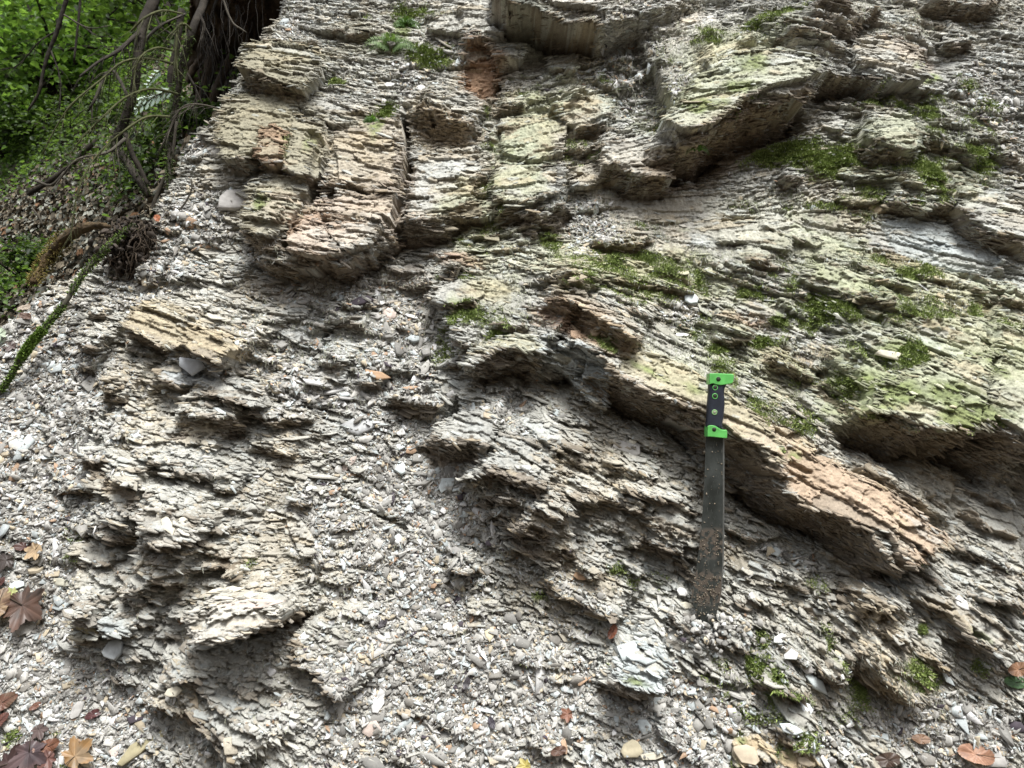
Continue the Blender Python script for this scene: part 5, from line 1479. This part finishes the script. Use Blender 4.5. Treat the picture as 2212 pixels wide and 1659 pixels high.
dead_leaf(55,668,34,15,(.30,.25,.20),'pale tan leaf at the edge of the seedlings','ovate',curl=.7,seed=32)
dead_leaf(62,688,30,160,(.09,.055,.04),'brown leaf below the pale tan one','ovate',curl=.8,seed=33)
dead_leaf(30,752,40,30,(.07,.05,.045),'dark leaf below the pale green maple leaf',curl=.6,seed=34)
dead_leaf(345,478,26,120,(.22,.075,.03),'rusty leaf by the root ball','ovate',curl=.8,seed=35)

# ------------------------------------------------------------------ small ferns and tufts rooted in the rock
def fern(px, py, size, nf, label, col0, col1, seed, droop=.5, a0=-70, a1=70):
    p, nr = on_cliff(px, py)
    base = empty('fern', p); tag(base, label, 'fern'); rg = random.Random(seed); k = p.y / F
    for f_ in range(nf):
        a = R_(90 + a0 + (a1 - a0) * (f_ + rg.random() * .7) / nf); L_ = size * k * rg.uniform(.7, 1.1)
        m = MB(); st_ = []
        for q in range(9):
            t = q / 8
            st_.append(Vector((math.cos(a) * L_ * t, -.35 * L_ * math.sin(t * 2.2), math.sin(a) * L_ * t * (1 - .2 * t) - droop * L_ * t * t)))
        m.tube(st_, [.0009 * (1 - .08 * q) for q in range(9)], 4)
        for q in range(1, 9):
            d = (st_[q] - st_[q - 1]).normalized(); sd2 = d.cross(Vector((0, -1, .3))).normalized(); W_ = L_ * .26 * (1 - (q / 9) ** 1.5) + .002
            for s_ in (-1, 1):
                for h_ in (0, .5):
                    b_ = st_[q] - (st_[q] - st_[q - 1]) * h_; tip = b_ + sd2 * s_ * W_ + d * W_ * .35 + Vector((0, -.15 * W_, -.2 * W_))
                    m.add([b_, b_ + (tip - b_) * .5 + d * W_ * .16, tip, b_ + (tip - b_) * .5 - d * W_ * .16], [(0, 1, 2, 3)])
        c_ = np.array(col0) * .5 + np.array(col1) * .5 * rg.uniform(.6, 1.4)
        o = py_mesh('frond', m.v, m.f, M_leaf, base, False, np.tile(np.clip(c_, .01, .6)[None], (len(m.v), 1)))
fern(845, 105, 60, 7, 'pale green fern on the ledge at the top', (.10, .17, .07), (.24, .33, .16), 2, .5, -95, 95)
fern(880, 60, 46, 5, 'darker fern hanging above the pale one at the top', (.05, .11, .03), (.14, .24, .07), 3, .9, -60, 60)
fern(805, 265, 40, 5, 'small fern hanging beside the upright moss strip', (.05, .11, .03), (.12, .22, .06), 4, 1.0)
fern(1500, 330, 30, 4, 'tiny fern under the mossy lip at the upper right', (.05, .11, .03), (.12, .22, .06), 5, .9)
fern(288, 425, 60, 6, 'dark fern at the foot of the kinked tree', (.02, .06, .015), (.06, .13, .03), 6, .5)

# ------------------------------------------------------------------ machete
def S(x, y): return x / 1.15729, y / 1.15729
tipP, _n = on_cliff(*S(1770, 1545))
tA = tipP.y - .012
dxA, dzA = ray(*S(1770, 1552)); A_ = Vector((dxA * tA, tA, dzA * tA))
topP, _n = on_cliff(*S(1795, 1010))
tB = min(on_cliff(*S(x, y))[0].y for x, y in [(1790,1000),(1780,1060),(1810,1080),(1790,1150),(1790,1250),(1760,1350)]) - .018
tB = min(tB, tA + .16)
dxB, dzB = ray(*S(1798, 935)); B_ = Vector((dxB * tB, tB, dzB * tB))
e_up = Vector((0, B_.y - A_.y, B_.z - A_.z)).normalized(); e_x = Vector((1, 0, 0)); e_n = e_x.cross(e_up).normalized()
if e_n.y > 0: e_n = -e_n
def mp(x, y):
    """S px -> local (x, up) on the machete's plane"""
    dx, dz = ray(*S(x, y)); d = Vector((dx, 1, dz)); q = d * (A_.dot(e_n) / d.dot(e_n)) - A_
    return q.dot(e_x), q.dot(e_up)
mach = empty('machete', A_ + Vector((0, 0, CAMZ))); tag(mach, 'machete with black and bright green handle stuck upright in the rubble', 'machete')
mach.rotation_euler = Matrix((e_x, e_n * -1, e_up)).transposed().to_euler()     # local x right, y away from camera, z up the tool
def solid(name, outline, thick, mat, bev=.2, y0=0.0, steps=3, parent=mach, smooth=True):
    """outline (local x, z) turned into a rounded slab of the given thickness"""
    n = len(outline); P2 = np.array(outline)
    nx_ = np.zeros_like(P2)
    area = .5 * sum(P2[i][0] * P2[(i + 1) % n][1] - P2[(i + 1) % n][0] * P2[i][1] for i in range(n))
    for i in range(n):
        d = P2[(i + 1) % n] - P2[i - 1]; d = d / (np.linalg.norm(d) + 1e-9)
        nx_[i] = (d[1], -d[0]) if area > 0 else (-d[1], d[0])
    vs_, fs = [], []
    prof = []
    for k in range(steps + 1):
        a = math.pi / 2 * k / steps; prof.append((-thick / 2 + bev * thick / 2 * (1 - math.sin(a)), bev * thick * .5 * (1 - math.cos(a)) if 0 else bev * thick * .5 * (1 - math.sin(math.pi / 2 * k / steps))))
    prof = []
    b = bev * thick / 2
    for k in range(steps + 1):
        a = math.pi / 2 * k / steps
        prof.append((-thick / 2 + b * (1 - math.sin(a)), b * (1 - math.cos(a))))       # (y, inset) from the side to the face
    # front: from the outline at y=-thick/2+b (inset 0) to the face; mirrored for the back
    seq = [(-y, ins) for y, ins in reversed(prof)] + prof
    for y, ins in seq:
        for i in range(n):
            vs_.append((P2[i][0] - nx_[i][0] * ins, y + y0, P2[i][1] - nx_[i][1] * ins))
    for r in range(len(seq) - 1):
        for i in range(n):
            j = (i + 1) % n; fs.append((r * n + i, r * n + j, (r + 1) * n + j, (r + 1) * n + i))
    from mathutils.geometry import tessellate_polygon
    for base_ in (0, (len(seq) - 1) * n):
        for tri in tessellate_polygon([[Vector((vs_[base_ + i][0], vs_[base_ + i][2], 0)) for i in range(n)]]):
            fs.append(tuple(base_ + i for i in tri))
    o = py_mesh(name, vs_, fs, mat, parent, smooth)
    nf = len(fs); ncap = (n - 2) * 2
    fl_ = np.full(len(o.data.polygons), smooth); fl_[(len(seq) - 1) * n:] = False
    o.data.polygons.foreach_set('use_smooth', fl_)
    return o
M_green = simple('green_plastic', (.10, .40, .09), .42, .25, 45, .25, spec=.5)
M_grip = simple('black_rubber', (.016, .020, .030), .5, .35, 55, .3, spec=.4, bdist=.0006)
M_dark = simple('hole_shade', (.02, .025, .015), .7, .1, 40, 0)  # dark colour painted on flat discs for the shade inside holes
def blade_mat():
    m, nt, b = mat_new('blade_steel'); N, L = nt.nodes, nt.links
    tc = N.new('ShaderNodeTexCoord')
    n1 = N.new('ShaderNodeTexNoise'); n1.inputs['Scale'].default_value = 26; n1.inputs['Detail'].default_value = 7
    L.new(tc.outputs['Object'], n1.inputs['Vector'])
    sx = N.new('ShaderNodeSeparateXYZ'); L.new(tc.outputs['Object'], sx.inputs[0])
    # scratches: stretched noise
    mpg = N.new('ShaderNodeMapping'); mpg.inputs['Scale'].default_value = (900, 60, 60); mpg.inputs['Rotation'].default_value = (0, .5, 0); L.new(tc.outputs['Object'], mpg.inputs[0])
    n2 = N.new('ShaderNodeTexNoise'); n2.inputs['Scale'].default_value = 1; n2.inputs['Detail'].default_value = 2; L.new(mpg.outputs[0], n2.inputs['Vector'])
    r2 = N.new('ShaderNodeMapRange'); r2.inputs['From Min'].default_value = .66; r2.inputs['From Max'].default_value = .74; L.new(n2.outputs['Fac'], r2.inputs['Value'])
    r1 = N.new('ShaderNodeValToRGB'); r1.color_ramp.elements[0].position = .35; r1.color_ramp.elements[0].color = (.035, .040, .036, 1); r1.color_ramp.elements[1].position = .7; r1.color_ramp.elements[1].color = (.085, .095, .09, 1)
    L.new(n1.outputs['Fac'], r1.inputs[0])
    m1 = N.new('ShaderNodeMixRGB'); m1.inputs[2].default_value = (.30, .31, .29, 1); L.new(r2.outputs[0], m1.inputs[0]); L.new(r1.outputs[0], m1.inputs[1])
    # dried mud in two bands on the lower blade
    def band(z0, z1, soft):
        a = N.new('ShaderNodeMapRange'); a.inputs['From Min'].default_value = z0 - soft; a.inputs['From Max'].default_value = z0; L.new(zz.outputs[0], a.inputs['Value'])
        b2 = N.new('ShaderNodeMapRange'); b2.inputs['From Min'].default_value = z1 + soft; b2.inputs['From Max'].default_value = z1; L.new(zz.outputs[0], b2.inputs['Value'])
        q = N.new('ShaderNodeMath'); q.operation = 'MULTIPLY'; L.new(a.outputs[0], q.inputs[0]); L.new(b2.outputs[0], q.inputs[1]); return q
    zz = N.new('ShaderNodeMath'); zz.operation = 'MULTIPLY_ADD'; zz.inputs[1].default_value = .05; L.new(n1.outputs['Fac'], zz.inputs[0]); L.new(sx.outputs['Z'], zz.inputs[2])
    z = lambda y: mp(1775, y)[1] + .025
    q1 = band(z(1385), z(1330), .012); q2 = band(z(1500), z(1440), .02)
    ad = N.new('ShaderNodeMath'); ad.operation = 'MAXIMUM'; L.new(q1.outputs[0], ad.inputs[0]); L.new(q2.outputs[0], ad.inputs[1])
    n3 = N.new('ShaderNodeTexNoise'); n3.inputs['Scale'].default_value = 90; n3.inputs['Detail'].default_value = 5; L.new(tc.outputs['Object'], n3.inputs['Vector'])
    g1 = N.new('ShaderNodeMath'); g1.operation = 'GREATER_THAN'; g1.inputs[1].default_value = .49; L.new(n3.outputs['Fac'], g1.inputs[0])
    mu = N.new('ShaderNodeMath'); mu.operation = 'MULTIPLY'; L.new(ad.outputs[0], mu.inputs[0]); L.new(g1.outputs[0], mu.inputs[1])
    m2 = N.new('ShaderNodeMixRGB'); m2.inputs[2].default_value = (.075, .060, .045, 1); L.new(mu.outputs[0], m2.inputs[0]); L.new(m1.outputs[0], m2.inputs[1])
    L.new(m2.outputs[0], b.inputs['Base Color'])
    mt = N.new('ShaderNodeMath'); mt.operation = 'MULTIPLY_ADD'; mt.inputs[1].default_value = -.5; mt.inputs[2].default_value = .5; L.new(mu.outputs[0], mt.inputs[0]); L.new(mt.outputs[0], b.inputs['Metallic'])
    rr = N.new('ShaderNodeMath'); rr.operation = 'MULTIPLY_ADD'; rr.inputs[1].default_value = .45; rr.inputs[2].default_value = .36; L.new(mu.outputs[0], rr.inputs[0]); L.new(rr.outputs[0], b.inputs['Roughness'])
    bp = N.new('ShaderNodeBump'); bp.inputs['Strength'].default_value = .4; bp.inputs['Distance'].default_value = .001; L.new(n3.outputs['Fac'], bp.inputs['Height']); L.new(bp.outputs[0], b.inputs['Normal'])
    return m
M_blade = blade_mat()
M_edge = simple('ground_edge', (.22, .23, .22), .35, .3, 80, .1, metallic=.7)
blade = [mp(*q) for q in [(1766,1080),(1764.5,1095),(1762.5,1150),(1760.3,1210),(1757,1270),(1752.5,1325),(1748,1365),(1743,1400),(1738,1440),(1732,1470),(1728,1495),(1733,1515),(1745,1535),(1758,1560),(1772,1580),(1786,1560),(1792,1530),(1800,1500),(1803.5,1480),(1803.5,1453),(1806,1400),(1806.5,1345),(1807,1270),(1807,1200),(1807,1150),(1807,1095),(1807,1080)]]
solid('blade', blade, .0028, M_blade, .3, 0, 1, smooth=False)
edge = [mp(*q) for q in [(1806,1094),(1806.4,1150),(1806.6,1270),(1806,1345),(1805.5,1400),(1803,1453),(1803,1480),(1806,1456),(1809.5,1400),(1810.3,1345),(1811,1270),(1811,1200),(1810.6,1094)]]
solid('cutting_edge', edge, .0022, M_edge, .3, 0, 1, smooth=False)
def densify(pts, sub=4): return [tuple(p) for p in smooth_path(pts + [pts[0]], sub)[:-1]]
grip = [(1770.5,958),(1769.8,985),(1767.5,1012),(1766.2,1043),(1765.8,1070),(1785,1074),(1804,1074),(1804.2,1062),(1807.5,1040),(1809.8,1015),(1810,1000),(1808.8,986),(1810,972),(1814,961),(1800,956),(1785,955)]
solid('grip', [mp(*q) for q in densify(grip)], .026, M_grip, .75, 0, 5)
pom = [(1769.8,934.6),(1785,934.3),(1800,934.6),(1815,935.5),(1827,936.2),(1830,938.5),(1829.8,946),(1828.2,956),(1824,959.5),(1814,961.5),(1804,963),(1795,963.8),(1786,962.2),(1779,959.6),(1773,960.6),(1769.6,961.2),(1769.4,950)]
solid('pommel', [mp(*q) for q in pom], .030, M_green, .10, 0, 3, smooth=False)
gua = [(1765.4,1066),(1769,1063.2),(1776,1062.8),(1784,1064.5),(1792,1069.5),(1799,1073.6),(1806,1074.8),(1812,1074.3),(1813.8,1078),(1813.2,1094),(1812,1095.4),(1800,1094.6),(1785,1092.8),(1770,1091.3),(1764.6,1091),(1764.6,1078)]
solid('guard', [mp(*q) for q in gua], .030, M_green, .10, 0, 3, smooth=False)
def ring(cx, cy, ro, ri, y, mat, name, z=0.0012):
    x, zc = mp(cx, cy); k = mp(cx + 1, cy)[0] - x
    ro *= k; ri *= k; m = MB(); n, s = 28, 8; rm = (ro + ri) / 2; rt = (ro - ri) / 2
    vs_ = [(x + math.cos(2 * math.pi * i / n) * (rm + rt * math.cos(2 * math.pi * j / s)), y + rt * .6 * math.sin(2 * math.pi * j / s), zc + math.sin(2 * math.pi * i / n) * (rm + rt * math.cos(2 * math.pi * j / s))) for i in range(n) for j in range(s)]
    fs = [(i * s + j, i * s + (j + 1) % s, ((i + 1) % n) * s + (j + 1) % s, ((i + 1) % n) * s + j) for i in range(n) for j in range(s)]
    return py_mesh(name, vs_, fs, mat, mach, True)
def disc(cx, cy, r, y, mat, name, parent=mach):
    x, zc = mp(cx, cy); k = mp(cx + 1, cy)[0] - x; n = 28
    vs_ = [(x + math.cos(2 * math.pi * i / n) * r * k * q, y + d, zc + math.sin(2 * math.pi * i / n) * r * k * q) for q, d in ((1, 0), (.92, -.0006)) for i in range(n)]
    fs = [(i, (i + 1) % n, n + (i + 1) % n, n + i) for i in range(n)] + [tuple(range(n, 2 * n))]
    return py_mesh(name, vs_, fs, mat, parent, False)
M_mudg = simple('dusty_green', (.20, .36, .15), .7, .5, 120, .3)
for cx, cy, ro, ri in ((1784, 969.6, 6.8, 4.8), (1783.5, 990.7, 7.2, 5.2)):
    ring(cx, cy, ro, ri, -.0132, M_green, 'ring'); disc(cx, cy, 5.2, -.0131, M_dark, 'hole')  # flat dark disc in place of an open, shaded hole
ring(1782.4, 1030.8, 7, 3.6, -.0132, M_mudg, 'ring'); disc(1782.4, 1030.8, 4.4, -.0133, simple('dried_mud', (.26, .28, .2), .9, .6, 150, .4), 'bolt')
disc(1791.5, 948.5, 5.7, -.0151, M_dark, 'hole'); ring(1791.5, 948.5, 6.6, 5.4, -.0149, M_green, 'ring')
disc(1781, 1073.4, 5.2, -.0151, M_dark, 'hole'); ring(1781, 1073.4, 6.1, 5.0, -.0149, M_green, 'ring')
# crumbs of dry mud on the blade
rg = np.random.default_rng(77); rows = []
for (x0, x1, y0, y1, n) in [(1750,1802,1325,1385,45),(1734,1800,1440,1500,90),(1745,1800,1385,1440,16),(1758,1806,1110,1325,26),(1736,1790,1500,1540,40)]:
    for _ in range(n):
        x, z = mp(rg.uniform(x0, x1), rg.uniform(y0, y1)); rows.append((x, -.0018, z))
rows = np.array(rows); n = len(rows); nn = np.tile([[0, -1.0, 0]], (n, 1)); cc = np.array([.16, .135, .10]) * (.5 + 1.1 * rg.random((n, 1)))
v, l, s, c = flakes(rows, nn, .0008 + .0018 * rg.random(n) ** 2, np.full(n, 1.3), np.full(n, .0012), cc, rg, 5, .3, 0)
np_mesh('mud_crumbs', v, l, s, M_chip, mach, c)
# rubble heaped around the tip of the blade
p, nr = on_cliff(*S(1765, 1560)); rg = np.random.default_rng(78); n = 260
pos = np.array(p)[None] + np.stack([rg.normal(size=n) * .045, rg.normal(size=n) * .012 - .012, rg.normal(size=n) * .018 - .012], -1)
v, l, s, c = flakes(pos, np.tile(np.array(nr)[None], (n, 1)), .003 + .007 * rg.random(n) ** 2, np.full(n, 1.3), np.full(n, .003), chip_colours(n, rg), rg, 6)
hp = np_mesh('rubble_heap', v, l, s, M_chip, color=c); tag(hp, 'small heap of loose chips around the machete tip', 'rubble', kind='stuff')
